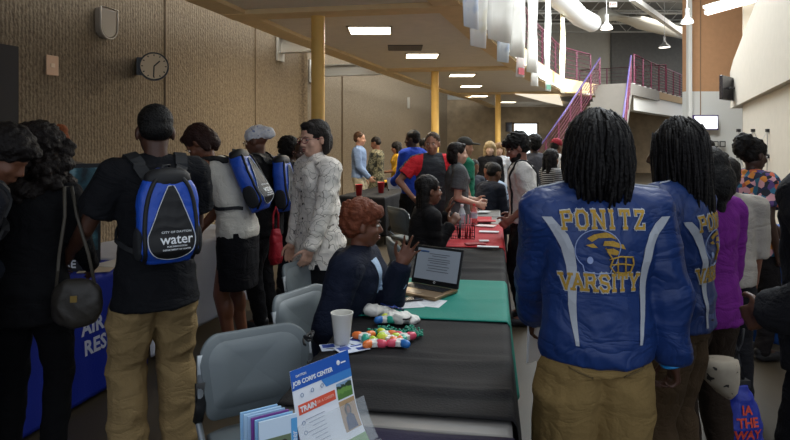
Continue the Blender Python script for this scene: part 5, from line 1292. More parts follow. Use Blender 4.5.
# handbag on her arm
hb = empty('handbag', (xat(77, 2.9, .95), 2.9, .80), R(10), 'dark grey leather handbag hanging from the curly haired woman', 'handbag')
g = G().ell((0, 0, .05), (.115, .045, .115), p=.75); build(g, 'bag_body', mat('bag_leather', '2d2924', rough=.5, bump=.3, bscale=30), hb, voxel=.008, sm=2, wr=(.005, 22, 3))
build(G().tube([(-.09, 0, .13), (-.075, -.01, .28), (-.05, -.01, .46), (-.055, .0, .60), (-.03, .02, .60), (.0, .0, .46), (.05, 0, .28), (.08, 0, .13)], .008), 'bag_strap', mat('bag_strap', '4a443a', rough=.6), hb, smooth=True)
build(G().box((0, -.047, .08), (.03, .006, .03)), 'clasp', mat('brass', '8a7340', rough=.3, metal=.8), hb)
lw = who('woman at the left edge with dark hair bending over the blue table, dark jacket', -62, 2.6, 128, -50, sex='f', skin='6b4430', hair='shortcurl', hairc='120c0a', hp=35, hy=-35, lean=20, Ht=1.70, lh=(-.2, .30, 1.0), rh=(.24, .05, .84),
         top=dict(c='171a22', inf=.02, arm=.02, hem=-.36, name='jacket'), bottom=dict(c='12141c', loose=.012, name='trousers'), hseed=6, **MIDV)
backpack(lw, 'blue and black backpack at the left edge on the bending woman', False, '2a62c8')
who('ginger haired person bending behind the curly haired woman, mostly hidden', 72, 4.9, 134, 60, sex='f', skin='c79a7c', hair='bun', hairc='8a4a26', hp=35, lean=14, Ht=1.70, top=dict(c='5a5148'), **FAR)
wt = who('woman in grey sleeveless top and black skirt leaning left over the table', 238, 4.55, 128, 82, sex='f', skin='6f432c', hair='bob', hairc='2a1510', hp=48, lean=24, build_=1.14, Ht=1.78, hy=4,
         lh=(-.14, .42, .86), rh=(.10, .36, .90), rfoot=(.12, .0, .085), top=dict(c='c9c5bb', sleeve='none', inf=.014, hem=-.10, collar=0, name='sleeveless_top'), bottom=dict(kind='skirt', c='101015', len=-.42), shoe='14141a', hseed=8,
         rhand=dict(curl=.5), face=dict(lips='5b2a22', brow='1c100c'), **NEAR)
backpack(wt, 'blue and black backpack on the woman in grey sleeveless top', True, '1a4db8')
hw = who('woman in black tee wearing a white and blue headwrap, facing left', 266, 5.35, 124, 78, sex='f', skin='5a3828', hair=None, hp=16, lean=6, build_=1.1, lh=(-.1, .36, 1.0), rh=(.14, .34, 1.0), face=dict(lips='4b241c', brow='150d0a', glasses='1a1a1c'),
         top=dict(c='131316', sleeve='short', inf=.018, arm=.02, name='black_tee', hem=-.26), bottom=dict(c='0f0f13', loose=.016), hseed=10, **MIDV)
g = G(); k = hw['k']
for c, r in (((0, -.016, .052), (.086, .103, .080)), ((0, -.125, .035), (.052, .05, .052)), ((0, -.09, .05), (.07, .06, .05))): g.ell((0, 0, 0), tuple(x * k for x in r), hw['H'] @ MX.Translation(V(c) * k))
build(g, 'headwrap', nodemat('headwrap_print', pat_wrap, .8), hw['body'], voxel=.009, sm=2, wr=(.006, 32, 3))
backpack(hw, 'blue and black backpack on the woman with the headwrap', False, '1a4db8')
rb = empty('red_bag', (xat(277, 5.0, .9), 4.95, .62), R(60), 'red cloth tote bag hanging below the headwrap woman backpack', 'bag')
build(G().loft([[V((a * w, b_ * d, z)) for a, b_ in ((-1, -1), (0, -1.2), (1, -1), (1, 1), (0, 1.2), (-1, 1))] for z, w, d in ((0, .05, .02), (.05, .06, .035), (.2, .055, .025), (.28, .04, .012))]), 'bag_body', cloth('8e1526', rough=.6), rb, voxel=.01, sm=2, wr=(.008, 18, 3))
build(G().tube([(-.03, 0, .26), (-.03, 0, .40), (0, .0, .46), (.03, 0, .40), (.03, 0, .26)], .008), 'bag_handle', cloth('8e1526', rough=.6), rb, smooth=True)
who('person with dark curly hair behind the headwrap woman, face turned right', 289, 6.3, 143, -30, sex='f', skin=DK, hair='afro', hairc='0c0908', top=dict(c='2a2a2e'), hseed=12, Ht=1.62, **FAR)
who('person in dark grey seen between headwrap woman and patterned blouse', 304, 5.9, 138, 150, sex='f', skin='3e271c', hair='short', hairc='0c0908', top=dict(c='3a3a3c'), hseed=13, lh=(-.12, .3, 1.15), rh=(.1, .3, 1.1), face=dict(lips='3b1d18', glasses='5a2020'), **FAR)
gl = who('older woman with short dark hair and red glasses in a white patterned blouse', 320, 4.35, 118, 128, sex='f', skin='c79b84', hair='bob', hairc='1d1714', hp=8, hy=8, lean=3, build_=1.12,
         rh=(.20, .12, .86), lh=(-.19, .20, .87), top=dict(m=creases(nodemat('scribble_print', pat_blouse, .8), .2), inf=.024, arm=.018, hem=-.40, flare=.18, wr=.009, fr=12, name='patterned_blouse', collar=2), bottom=dict(c='15151a', loose=.02), hseed=15,
         face=dict(lips='8e4a44', brow='4a3a30', glasses='7a2028', iris='3a2a20'), jaw=1.06, **NEAR)
g = G(); k = gl['k']
trg = bvh(gl['top'])
for z in (1.36, 1.27, 1.18, 1.08, .98):
    h_, n_, _, _ = trg.ray_cast(V((.0, 1, z)) * k, V((0, -1, 0)), 2)
    if h_: build(G().ell(h_ + n_ * .002, (.008, .004, .008)), 'button', mat('button_brown', '3a3028', rough=.4), gl['body'], smooth=True)
# --- seated at our table
bz = person('seated woman in navy blazer with short auburn curls, talking with raised hands', xat(343, 3.15, 1.0), 3.15, -103, hs=.97, Ht=1.70, sex='f', seat=.43, build_=1.12, skin='6b402c', hair='shortcurl', hairc='6b3722', hp=4, hy=22, lean=9,
            rh=(.17, .20, .62), lh=(-.01, .31, 1.02), lhand=dict(f=(-.1, .55, 1), n=(.9, .3, .2), curl=(.12, .1, .2, .3), spread=.35), rhand=dict(f=(-.1, .9, .5), n=(-.6, .1, .8), curl=.35, spread=.25),
            top=dict(c='131a2c', inf=.030, arm=.026, hem=-.15, name='navy_blazer', wr=.008, fr=12), bottom=dict(c='15151b', loose=.014), hseed=17, face=dict(lips='6e352b', brow='1f110b'), elb=(.5, -.6, -.8), **NEAR)
trb_ = bvh(bz['top']); k = bz['k']
me = poly_me([[(-.05, -.0), (-.012, -.17), (.012, -.17), (.05, -.0)]])
nb = bz['N'] + V((0, .01, -.02))
decal(me, MX.Translation(nb) @ MX.Rotation(R(90), 4, 'X'), trb_, 'pale_blue_blouse', cloth('9fb6cf', rough=.7), bz['body'], off=-.004, cell=.02)
sb = person('seated woman in black jacket with pulled back dark hair raising her hand', xat(421, 5.0, .95), 5.0, -75, Ht=1.66, sex='f', seat=.46, skin='6b4431', hair='long', hairc='0f0b0a', hp=0, hy=0, lean=6,
            rh=(.08, .24, .98), lh=(-.10, .28, 1.06), lhand=dict(f=(0, .2, 1), n=(.3, .8, .1), curl=.2, spread=.25), rhand=dict(f=(0, .6, .8), n=(-.6, .5, 0), curl=.6),
            top=dict(c='121113', inf=.022, arm=.022, hem=-.15, name='black_jacket'), bottom=dict(c='121218', loose=.014), hseed=19, face=dict(lips='57281f', brow='120b08'), **MIDV)
# --- middle distance
who('young man in light blue shirt standing behind the black table', 359, 11.2, 131, -100, skin='b88a72', hair='short', hairc='4a3222', top=dict(c='7d93b8', inf=.02, arm=.02, sleeve='long', name='blue_shirt', hem=-.05), bottom=dict(c='a39a84', loose=.014), hseed=20, rh=(.16, .22, .95), **FAR)
who('person in camouflage uniform facing left beside the light blue shirt', 377, 11.6, 136, 70, skin='8a5c45', hair='fade', hairc='1c1410', hp=15, top=dict(m=nodemat('camouflage', pat_camo, .9), inf=.024, arm=.024, hem=-.2, name='camo_jacket'), bottom=dict(c='4d4a38', m=nodemat('camouflage', pat_camo, .9), loose=.02), lh=(-.1, .32, 1.15), rh=(.14, .28, 1.05), hseed=21, **FAR)
who('woman in yellow top with dark hair behind the black and yellow table', 397, 12.2, 141, 100, sex='f', skin='9a6a52', hair='shoulder', hairc='120e0d', hp=10, top=dict(c='c99a2c', sleeve='roll', inf=.02, name='yellow_top', hem=-.3), bottom=dict(c='1a1a1e'), lh=(-.1, .3, 1.1), hseed=22, **FAR)
bj = who('man in royal blue track jacket, back turned, beside the red and charcoal polo', 413, 8.6, 129, 45, skin=DK, hair='short', hairc='0b0908', hy=25, top=dict(c='1f3fa8', inf=.024, arm=.024, hem=-.2, name='track_jacket'), bottom=dict(c='121216', loose=.02), lh=(-.22, .22, 1.0), hseed=23, **MIDV)
o = build(G().box((0, 0, 0), (.22, .01, .16)), 'paper_sheet', WP); o.location = (bj['body'].location.x - .26, 8.55, 1.02); o.rotation_euler = (R(-15), 0, R(30)); tag(o, 'white paper held by the man in the royal blue jacket', 'paper')
who('person with curly dark hair in black behind the blue track jacket', 425, 11.2, 139, 150, skin=DK, hair='afro', hairc='0b0908', top=dict(c='2c2025'), hseed=24, **FAR)
rp = who('tall man in red and charcoal polo with his hand on his hip', 432, 6.9, 131, -172, skin='a97860', hair='short', hairc='3a281c', build_=1.08, hy=-25, top=dict(c='3a3d42', sleeve='short', inf=.022, arm=.026, hem=-.22, name='polo_shirt'), bottom=dict(c='14161c', loose=.018),
         rh=(.24, .10, 1.02), elb=(1.3, -.5, .1), hseed=25, face=dict(lips='8a4f40', brow='3a281c'), **MIDV)
# red shoulder panels on the polo
trp = bvh(rp['top']); k = rp['k']
for s in (-1, 1):
    pl = [(s * .10, .20), (s * .34, .20), (s * .42, -.10), (s * .20, -.12), (s * .14, -.02)]
    if s < 0: pl = pl[::-1]
    for fr_, rz_ in (((0, 1), 180),):
        decal(poly_me([pl]), MX.Translation(rp['N'] + V((0, .6, -.12))) @ MX.Rotation(R(180), 4, 'Z') @ MX.Rotation(R(90), 4, 'X'), trp, 'red_shoulder', cloth('e2323c', rough=.7), rp['body'], off=.004, cell=.02)
who('woman in grey tee with dark hair gesturing to the right', 457, 6.5, 141, -85, sex='f', skin='c39a84', hair='bob', hairc='17110f', build_=1.15, hp=3, hy=-5, rh=(.14, .20, 1.06), lh=(-.12, .25, 1.08), rhand=dict(curl=.2, spread=.2), top=dict(c='55585a', sleeve='short', inf=.022, arm=.024, hem=-.26, name='grey_tee'), bottom=dict(c='26324a', loose=.014), hseed=26, **MIDV)
cp_ = who('man in green shirt and grey cap behind the woman in grey tee', 464, 7.5, 136, -80, skin='a3745c', hair='short', hairc='2a1e17', top=dict(c='1f6a52', sleeve='short', inf=.02, arm=.024, name='green_shirt'), bottom=dict(c='4a4a46'), hseed=27, **FAR)
k = cp_['k']; g = G(); g.ell((0, 0, 0), tuple(x * k for x in (.084, .10, .075)), cp_['H'] @ MX.Translation(V((0, -.012, .062)) * k)); g.ell((0, 0, 0), tuple(x * k for x in (.065, .08, .012)), cp_['H'] @ MX.Translation(V((0, .12, .055)) * k)); build(g, 'grey_cap', cloth('3b3a36'), cp_['body'], voxel=.01, sm=1)
person('seated person in dark jacket leaning on the grey table', xat(483, 7.8, .9), 7.8, -60, Ht=1.68, seat=.46, skin=MD, hair='short', hairc='100c0a', hp=20, lean=16, rh=(.1, .42, .86), lh=(-.1, .42, .86), top=dict(c='1b1e29', inf=.024, arm=.024), bottom=dict(c='17171c'), hseed=28, **FAR)
who('blond woman in black cardigan standing behind the grey table', 490, 10.2, 146, 170, sex='f', skin='c9a58f', hair='shoulder', hairc='9a845e', Ht=1.58, top=dict(c='17171b', inf=.02, name='black_cardigan'), bottom=dict(c='15151a'), hseed=29, **FAR)
who('woman with light brown hair in white top behind the seated people', 499, 10.9, 148, 175, sex='f', skin='c9a58f', hair='shoulder', hairc='7d6040', Ht=1.56, top=dict(c='c3c6cc', inf=.02, name='white_top'), bottom=dict(c='15151a'), hseed=30, **FAR)
person('seated person in pale blue shirt beside the white shirt man', xat(503, 8.2, .9), 8.3, 110, Ht=1.66, seat=.46, skin='8a5c45', hair='short', hairc='14100e', hp=24, lean=14, rh=(.1, .4, .86), top=dict(c='9aa9bd', inf=.022, arm=.02), bottom=dict(c='17171c'), hseed=31, **FAR)
person('seated person with dark hair at the far end of the grey table', xat(470, 9.2, .9), 9.4, -150, Ht=1.66, seat=.46, skin='6a4632', hair='short', hairc='14100e', hp=20, lean=10, top=dict(c='3a3d45', inf=.022, arm=.02), bottom=dict(c='17171c'), hseed=32, **FAR)
ws = who('young man in white shirt and black braces looking down at the red table', 524, 5.45, 132, 84, skin='84584a', hair='shortcurl', hairc='0c0908', hp=24, hy=4, lean=3, build_=.98, rh=(.14, .10, 1.0), lh=(-.14, .14, .98), rhand=dict(curl=.6), lhand=dict(curl=.6),
         top=dict(c='d0ccc7', sleeve='roll', inf=.022, arm=.028, hem=-.02, name='white_shirt', wr=.010), bottom=dict(c='0f0f12', loose=.018, wr=.007), hseed=33, face=dict(lips='4d2a20', brow='0c0908'), **NEAR)
k = ws['k']; g = G(); g.ell((0, 0, 0), tuple(x * k for x in (.060, .052, .040)), ws['H'] @ MX.Translation(V((0, .046, -.080)) * k)); g.ell((0, 0, 0), tuple(x * k for x in (.066, .045, .05)), ws['H'] @ MX.Translation(V((0, .018, -.055)) * k)); build(g, 'beard', hairm('0c0908'), ws['body'], voxel=.006, sm=1)
tws = bvh(ws['top']); k = ws['k']
for s in (-1, 1):
    raw = [V((s * .09, -.4, .98)), V((s * .085, -.4, 1.15)), V((s * .095, -.3, 1.32)), V((s * .105, -.1, 1.55)), V((s * .11, .05, 1.6)), V((s * .105, .3, 1.36)), V((s * .10, .4, 1.15)), V((s * .095, .4, .98))]
    fine = []
    for i in range(7):
        for q in range(5): fine.append(raw[i].lerp(raw[i + 1], q / 5))
    pts = []
    for p in fine:
        c_ = V((p.x * .9, 0, min(p.z, 1.36))) * k; h_, n_, _, _ = tws.ray_cast(p * k * 1.0, (c_ - p * k).normalized(), 2)
        if h_: pts.append(h_ + n_ * .004)
    build(G().tube(pts, .012, n=6), 'brace', mat('brace_black', '121214', rough=.7), ws['body'], smooth=True)
who('person with big curly hair directly behind the white shirt man', 534, 8.8, 135, 10, skin=DK, hair='afro', hairc='0b0908', top=dict(c='4a4a50'), hseed=34, **FAR)
who('woman in striped black and white top with glasses, dark hair', 551, 7.6, 148, -70, sex='f', skin='8d6450', hair='shoulder', hairc='0f0c0d', top=dict(m=nodemat('zebra_stripe', pat_stripe, .8), inf=.02, arm=.024, name='striped_top'), bottom=dict(c='17171c'), rh=(.1, .25, 1.2), lh=(-.1, .3, 1.15), hseed=35, face=dict(lips='7a3a34', glasses='1a1a1c'), **MIDV)
rc = who('person in a dark red cap behind the woman in stripes', 556, 9.6, 138, -60, skin=MD, hair='short', hairc='0b0908', top=dict(c='c9c9c9'), hseed=36, **FAR)
k = rc['k']; g = G(); g.ell((0, 0, 0), tuple(x * k for x in (.088, .104, .085)), rc['H'] @ MX.Translation(V((0, -.012, .058)) * k)); g.ell((0, 0, 0), tuple(x * k for x in (.065, .08, .012)), rc['H'] @ MX.Translation(V((0, .12, .055)) * k)); build(g, 'red_cap', cloth('7d1f2a'), rc['body'], voxel=.01, sm=1)
# --- varsity jackets
BL = {'P': (4, [(0, 0, 0, 6), (0, 6, 3, 6), (3, 6, 3.4, 4.6), (3.4, 4.6, 3, 3), (3, 3, 0, 3)], [(0, 0), (0, 6)]),
      'O': (4.2, [(0, 1.2, 0, 4.8), (0, 4.8, 1, 6), (1, 6, 3, 6), (3, 6, 4, 4.8), (4, 4.8, 4, 1.2), (4, 1.2, 3, 0), (3, 0, 1, 0), (1, 0, 0, 1.2)], []),
      'N': (4.4, [(0, 0, 0, 6), (0, 6, 4, 0), (4, 0, 4, 6)], [(0, 0), (0, 6), (4, 6)]), 'I': (1, [(.5, 0, .5, 6)], [(.5, 0), (.5, 6)]),
      'T': (4, [(2, 0, 2, 6), (0, 6, 4, 6), (0, 6, 0, 4.9), (4, 6, 4, 4.9)], [(2, 0)]), 'Z': (4, [(0, 6, 4, 6), (4, 6, 0, 0), (0, 0, 4, 0), (0, 6, 0, 4.9), (4, 0, 4, 1.1)], []),
      'V': (4.4, [(.2, 6, 2.2, 0), (2.2, 0, 4.2, 6)], [(.2, 6), (4.2, 6)]), 'A': (4.4, [(.2, 0, 2.2, 6), (2.2, 6, 4.2, 0), (1, 2.2, 3.4, 2.2)], [(.2, 0), (4.2, 0)]),
      'R': (4.2, [(0, 0, 0, 6), (0, 6, 3, 6), (3, 6, 3.4, 4.6), (3.4, 4.6, 3, 3), (3, 3, 0, 3), (2, 3, 3.8, 0)], [(0, 0), (0, 6), (3.8, 0)]),
      'S': (4, [(4, 4.8, 3, 6), (3, 6, 1, 6), (1, 6, 0, 4.8), (0, 4.8, .6, 3.4), (.6, 3.4, 3.4, 2.6), (3.4, 2.6, 4, 1.2), (4, 1.2, 3, 0), (3, 0, 1, 0), (1, 0, 0, 1.2)], []),
      'Y': (4.4, [(2.2, 0, 2.2, 2.6), (2.2, 2.6, .2, 6), (2.2, 2.6, 4.2, 6)], [(2.2, 0), (.2, 6), (4.2, 6)])}
def block(ch, h, w):         # slab serif block letter as flat outlines, stroke width w
    wd, st, se = BL[ch]; s = h / 6; out = []
    for x0, y0, x1, y1 in st:
        a, b_ = V((x0 - wd / 2, y0 - 3)) * s, V((x1 - wd / 2, y1 - 3)) * s; d = (b_ - a).normalized(); n_ = V((-d.y, d.x)) * w; d = d * w
        out.append([tuple(a - d - n_), tuple(b_ + d - n_), tuple(b_ + d + n_), tuple(a - d + n_)])
    for x, y in se:
        a = V((x - wd / 2, y - 3)) * s; q = h * .20
        out.append([(a.x - q, a.y - w), (a.x + q, a.y - w), (a.x + q, a.y + w), (a.x - q, a.y + w)])
    return poly_me(out)
def varsity(I, zc=1.252, sc=1.0, xo=0):
    k = I['k']; tr = bvh(I['top']); body = I['body']
    M0 = MX.Translation(V((xo, -1.0, zc))) @ MX.Rotation(R(90), 4, 'X') @ MX.Diagonal((sc, sc, sc, 1))
    GOLD = mat('gold_felt', 'b8923a', rough=.8, bump=.4, bscale=150); WHT = mat('white_felt', 'b9bec6', rough=.8)
    def arc(txt, y0, bow, xs, size):
        for ch, x in zip(txt, xs):
            u = x / .13
            for w, mt, off, nm in ((.0078, WHT, .0035, 'letter_edge'), (.0046, GOLD, .006, 'gold_letter')):
                decal(block(ch, size, w), M0 @ MX.Translation((x, y0 - bow * u * u, 0)) @ MX.Rotation(-u * .08, 4, 'Z') @ MX.Diagonal((.82, 1, 1, 1)), tr, nm, mt, body, off=off, cell=.03, thick=.001)
    arc('PONITZ', .108, .006, (-.132, -.090, -.038, .002, .048, .102), .054); arc('VARSITY', -.098, .004, (-.138, -.104, -.064, -.024, .008, .038, .080), .050)
    def line(pts, w, nm, m, off=.006):
        q = []; pts = [(a * .76 - .02, b_ * .76) for a, b_ in pts]
        for (a, b_), (c_, d_) in zip(pts, pts[1:]):
            for s in range(4): q.append((a + (c_ - a) * s / 4, b_ + (d_ - b_) * s / 4))
        q.append(pts[-1]); o3 = []
        for a, b_ in q:
            h_, n_, _, _ = tr.ray_cast(M0 @ V((a, b_, 0)), V((0, 1, 0)), 3)
            if h_: o3.append(h_ - V((0, 1, 0)) * off)
        if len(o3) > 2: build(G().tube(o3, w, n=6), nm, m, body, smooth=True)
    hl_ = [(.095 * math.cos(a) - .03, .088 * math.sin(a) + .01) for a in [R(15) + R(215) * i / 20 for i in range(21)]]
    pts = hl_ + [(-.085, -.085), (-.03, -.092), (.02, -.088), (.03, -.06), (.045, -.045), (.055, .0), (.062, .03)]
    SKY = mat('pale_blue_thread', '93a4cf', rough=.7)
    line(pts, .0018, 'helmet_outline', SKY)
    sh = lambda pl: [(a * .76 - .02, b_ * .76) for a, b_ in pl]
    for pl in ([(-.075, .06), (-.045, .078), (.0, .088), (.04, .075), (.055, .055), (.02, .066), (-.03, .062), (-.055, .045)], [(-.005, .05), (.03, .052), (.075, .035), (.085, .015), (.06, .022), (.02, .03), (-.01, .03)], [(.0, .015), (.03, .02), (.06, .005), (.045, -.01), (.02, -.005)], [(-.08, .03), (-.05, .038), (-.03, .02), (-.055, .02)]):
        decal(poly_me([sh(pl)[::-1]]), M0, tr, 'helmet_flash', GOLD, body, off=.005, cell=.03)
    decal(poly_me([sh([(-.062 + .013 * math.cos(a), -.035 + .016 * math.sin(a)) for a in [R(30 * i) for i in range(12)]])]), M0, tr, 'ear_hole', SKY, body, off=.005, cell=.03)
    for pl in ([(.015, -.03), (.06, -.015), (.118, -.020)], [(.02, -.052), (.07, -.048), (.12, -.055)], [(.04, -.085), (.08, -.090), (.112, -.085)], [(.118, -.018), (.124, -.05), (.112, -.087)], [(.085, -.018), (.09, -.088)], [(.05, -.02), (.056, -.086)], [(.0, .02), (.03, -.03), (.02, -.06), (.04, -.088)]):
        line(pl, .0030, 'face_guard', GOLD)
    for s in (-1, 1):
        cen = [(s * .200, .112, .016), (s * .180, .088, .018), (s * .155, .055, .020), (s * .135, .01, .018), (s * .122, -.05, .015), (s * .118, -.11, .013), (s * .118, -.18, .011), (s * .112, -.25, .008), (s * .106, -.31, .005)]
        polys = [[(cen[i][0] - cen[i][2], cen[i][1]), (cen[i + 1][0] - cen[i + 1][2], cen[i + 1][1]), (cen[i + 1][0] + cen[i + 1][2], cen[i + 1][1]), (cen[i][0] + cen[i][2], cen[i][1])] for i in range(len(cen) - 1)]
        decal(poly_me(polys), M0, tr, 'white_stripe', WHT, body, off=.0045, cell=.03)
        tops = I['S'][s] * k; N_ = I['N']; pp = []
        for i in range(12):
            u = .35 + i / 11 * .8; q = N_ + (tops - N_) * u + V((0, -.01, .3)); h_, n_, _, _ = tr.ray_cast(q, V((0, 0, -1)), 1)
            if h_: pp.append(h_ + V((0, 0, .001)))
        if len(pp) > 3: build(G().tube(pp, .0035, n=6), 'shoulder_piping', WHT, body, smooth=True)
VJ = creases(mat('varsity_nylon', '17356f', rough=.5, bump=.35, bscale=22, var=.08), .3, 4.0)
v1 = who('person with black locs in blue PONITZ VARSITY jacket and khaki trousers, back fully turned', 597, 2.15, 112, 0, skin='4a2d20', hair='locs', hairc='0e0b0b', hp=0, hy=0, build_=1.04,
         rh=(.29, .02, .84), lh=(-.17, .30, .95), rhand=dict(curl=.7), top=dict(m=VJ, inf=.032, arm=.034, hem=-.10, wr=.011, fr=10, name='varsity_jacket', flare=.0, collar=2), bottom=dict(c='8b7348', loose=.034, wr=.010, fr=12, name='khaki_trousers'), hseed=41, **NEAR)
varsity(v1)
v2 = who('person with long locs in blue varsity jacket and brown trousers, right of the first jacket', 677, 2.55, 119, 46, skin='4a2d20', hair='locs', hairc='0f0b0b', hp=3, hy=0, build_=1.04, lockw=dict(length=(.24, .40), flare=.6),
         rh=(.26, .08, .84), lh=(-.26, .10, .84), top=dict(m=VJ, inf=.030, arm=.034, hem=-.10, wr=.010, fr=10, name='varsity_jacket', collar=2), bottom=dict(c='4a3a28', loose=.036, wr=.010, fr=12, name='brown_trousers'), hseed=47, **NEAR)
varsity(v2, 1.19, 1.0, .045)
# belt edge and back pockets of the first
for I in (v1, man):
    tp = bvh(I['bottom']); k = I['k']
    for s in (-1, 1):
        q = []
        for i in range(8):
            h_, n_, _, _ = tp.ray_cast(V((s * (.055 + .075 * i / 7), -1, .865 + .004 * i)) * k, V((0, 1, 0)), 3)
            if h_: q.append(h_ - V((0, .002, 0)))
        if len(q) > 3: build(G().tube(q, .0035, n=6), 'pocket_welt', mat('pocket_welt_cloth', '6a5735', rough=.9), I['body'], smooth=True)  # darker khaki tube along each back pocket
# paper folder in the first jacket wearer's left hand
W_ = v1['W'][-1] * v1['k'] + v1['body'].location
o = bev(build(G().box((0, 0, 0), (.012, .10, .28)), 'folder', mat('white_paper', 'd5d8dc', rough=.7)), .002); o.location = (W_.x + .03, W_.y + .05, W_.z - .06); o.rotation_euler = (0, R(2), R(-55)); tag(o, 'white folder held low in the left hand of the khaki trousers jacket wearer', 'folder')
W_ = v1['W'][1]; kk = v1['k']
pts = [W_ * kk + V((.036 * math.cos(a), .036 * math.sin(a), -.02 + .01 * math.cos(a))) for a in [i * math.pi / 8 for i in range(17)]]; build(G().tube(pts, .006, n=8), 'wristband', mat('wristband_blue', '1f86c8', rough=.4), v1['body'], smooth=True)
# --- right group
pu = who('person with black bobbed hair in purple sweater holding the drawstring bag', 706, 3.0, 147, 20, sex='f', skin='5b3a2a', hs=1.15, hair='bobcurtain', hairc='0b0909', hp=12, build_=1.12, rh=(.20, .10, .80), lh=(-.2, .25, .95), rhand=dict(curl=1.0), top=dict(c='6b1f78', inf=.022, arm=.026, hem=-.24, name='purple_sweater', wr=.007), bottom=dict(c='2a2018', loose=.02), hseed=51, **NEAR)
who('person in white short sleeved shirt behind the purple sweater, face hidden', 727, 3.7, 165, -15, skin='7a5040', hair='short', hairc='14100e', Ht=1.50, top=dict(c='a39d94', sleeve='roll', inf=.022, arm=.028, name='white_shirt'), bottom=dict(c='1c1c20'), rh=(.22, .16, .86), hseed=52, **MIDV)
fl_ = who('woman with ponytail in floral top looking right beside the beige wall', 752, 4.6, 137, -78, sex='f', skin='3c251b', hair='pony', hairc='0c0909', hp=10, build_=1.05, top=dict(m=nodemat('floral_print', pat_floral, .8), sleeve='short', inf=.024, arm=.028, hem=-.2, name='floral_top'), bottom=dict(c='1d1a1c'), lh=(-.1, .34, 1.0), hseed=53, face=dict(lips='4a241e', brow='0c0909'), **NEAR)
dk = who('person in dark grey jacket cut off by the right edge', 843, 1.95, None, 35, Ht=1.78, skin='5b3a2a', hair='short', hairc='0c0909', build_=1.12, lh=(-.22, .12, 1.06), top=dict(c='202024', inf=.034, arm=.036, name='dark_jacket', wr=.009), bottom=dict(c='15151a'), hseed=54, lhand=dict(curl=.7), **MIDV)
who('person with short black hair behind the second varsity jacket', 709, 8.5, 139, 160, skin=MD, hair='fade', hairc='0c0909', top=dict(c='3c3c44'), hseed=55, **FAR)
who('person with black hair far behind the purple sweater', 722, 6.6, 152, 175, sex='f', skin=DK, hair='short', hairc='0c0909', Ht=1.48, top=dict(c='5a1f2a'), hseed=56, **FAR)
# drawstring bag and white cap
Wp = V(pu['W'][1]) * pu['k']; a_ = R(20); hp_ = V((Wp.x * math.cos(a_) - Wp.y * math.sin(a_), Wp.x * math.sin(a_) + Wp.y * math.cos(a_), Wp.z)) + pu['body'].location
bp = aty(742, 420, hp_.y - .04); t = empty('drawstring_bag', (bp.x, hp_.y - .02, .045), R(8), 'royal blue drawstring bag with red lettering hanging from the hand', 'bag')
ztop = hp_.z - .045 - .09
g = G(); rings = []
for z, w, d in ((0, .11, .03), (.03, .125, .05), (.14, .115, .06), (.24, .085, .05), (.31, .045, .035), (.34, .03, .03)): rings.append([V((w * math.copysign(abs(math.cos(a)) ** .7, math.cos(a)), d * math.sin(a), z)) for a in [2 * math.pi * j / 24 for j in range(24)]])
bagb = build(g.loft(rings), 'bag_body', mat('bag_nylon', '1b2f9a', rough=.45, bump=.4, bscale=30), t, voxel=.007, sm=1, wr=(.006, 22, 5))
dx = hp_.x - bp.x
build(G().box((0, 0, .345), (.085, .05, .035)), 'gathered_neck', mat('bag_black', '141418', rough=.6), t)
for s in (-1, 1): build(G().tube([(s * .02, 0, .35), (s * .03 + dx * .5, 0, (ztop + .35) / 2 + .0), (dx + s * .012, .02, ztop + .07)], .009), 'bag_cord', mat('bag_black', '141418', rough=.6), t, smooth=True)
trb2 = bvh(bagb)
for txt, y in (('IA', .225), ('THE', .165), ('WAY', .105)):
    me = textgeo(txt, .062, .002); decal(me, MX.Translation((.0, -.5, y)) @ MX.Rotation(R(90), 4, 'X'), trb2, 'bag_lettering', mat('bag_red', 'd2452f', rough=.6), bagb, off=.004, cell=.03)
cpz = hp_.z - .30; t2 = empty('white_cap', (xat(722, 2.66, .6), 2.66, .50), R(5), 'white cap with black flecks hanging beside the bag cords', 'cap')
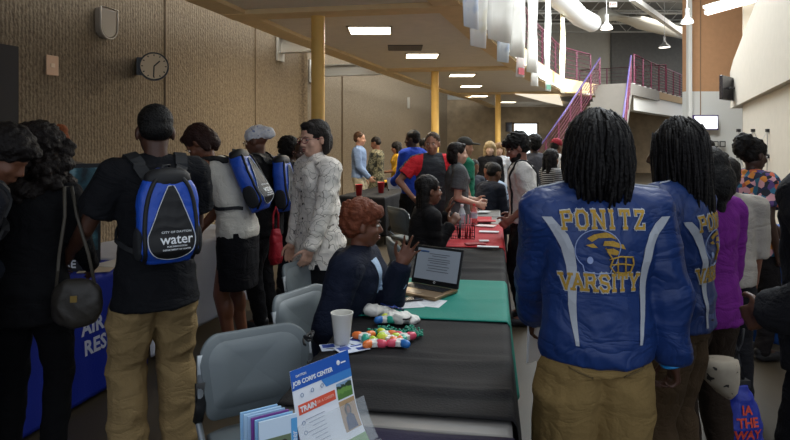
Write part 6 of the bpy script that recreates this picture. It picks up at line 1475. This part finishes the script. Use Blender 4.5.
g = G(); g.loft([[V((x_ + w * math.cos(a), d * math.sin(a), z)) for a in [2 * math.pi * j / 20 for j in range(20)]] for z, w, d, x_ in ((0, .012, .015, .03), (.03, .045, .04, .02), (.08, .075, .055, .0), (.14, .085, .06, -.01), (.17, .08, .055, -.012), (.175, .05, .03, -.012))])
def m_fleck(nt, N, L, b, tc):
    n = N.new('ShaderNodeTexNoise'); n.inputs['Scale'].default_value = 26; L.new(tc.outputs['Object'], n.inputs['Vector']); L.new(ramp(N, L, n.outputs['Fac'], [(0, 'b9ae9c'), (.64, 'a79c8a'), (.67, '2a2724')]), b.inputs['Base Color'])
build(g, 'cap_crown', nodemat('flecked_canvas', m_fleck, .8), t2, smooth=True); build(G().tube([(.06, 0, .17), (.09, 0, .24), (.10, 0, .30)], .006), 'cap_cord', mat('bag_black', '141418', rough=.6), t2, smooth=True)
# ---------------------------------------------------------------- light
w = bpy.data.worlds.new('world'); SC.world = w; w.use_nodes = True
w.node_tree.nodes['Background'].inputs['Color'].default_value = (.80, .88, 1, 1)
w.node_tree.nodes['Background'].inputs['Strength'].default_value = .7
def area(loc, rot, sx, sy, e, col=(1, 1, 1), name='skylight_or_fill'):
    L_ = bpy.data.lights.new(name, 'AREA'); L_.shape = 'RECTANGLE'; L_.size = sx; L_.size_y = sy; L_.energy = e; L_.color = col
    o = bpy.data.objects.new(name, L_); C.objects.link(o); o.location = loc; o.rotation_euler = rot; return o
area((5.5, 14, TOPZ - .1), (0, 0, 0), 7, 14, 1500, (.9, .96, 1))
area((2.8, 3.5, TOPZ - .1), (0, 0, 0), 4, 7, 230, (.9, .96, 1))
area((14, 29, TOPZ - .8), (0, 0, 0), 5, 5, 260, (1, .97, .9))
area((-1.75, 10.2, 5.3), (0, R(-8), -math.atan(.3)), .25, 6, 80, (1, .93, .82))
area((8.5, 17, TOPZ - .6), (R(48), 0, R(-25)), 4, 3, 240, (.95, .98, 1))  # unseen fill added to lighten the fascia, back walls and stairs
area((10.2, 15, 6.6), (0, R(62), 0), 1.6, 12, 1200, (.93, .97, 1), 'banner_fill')  # added light high on the right, brightens the banners; no window seen there
SC.view_settings.exposure = .5
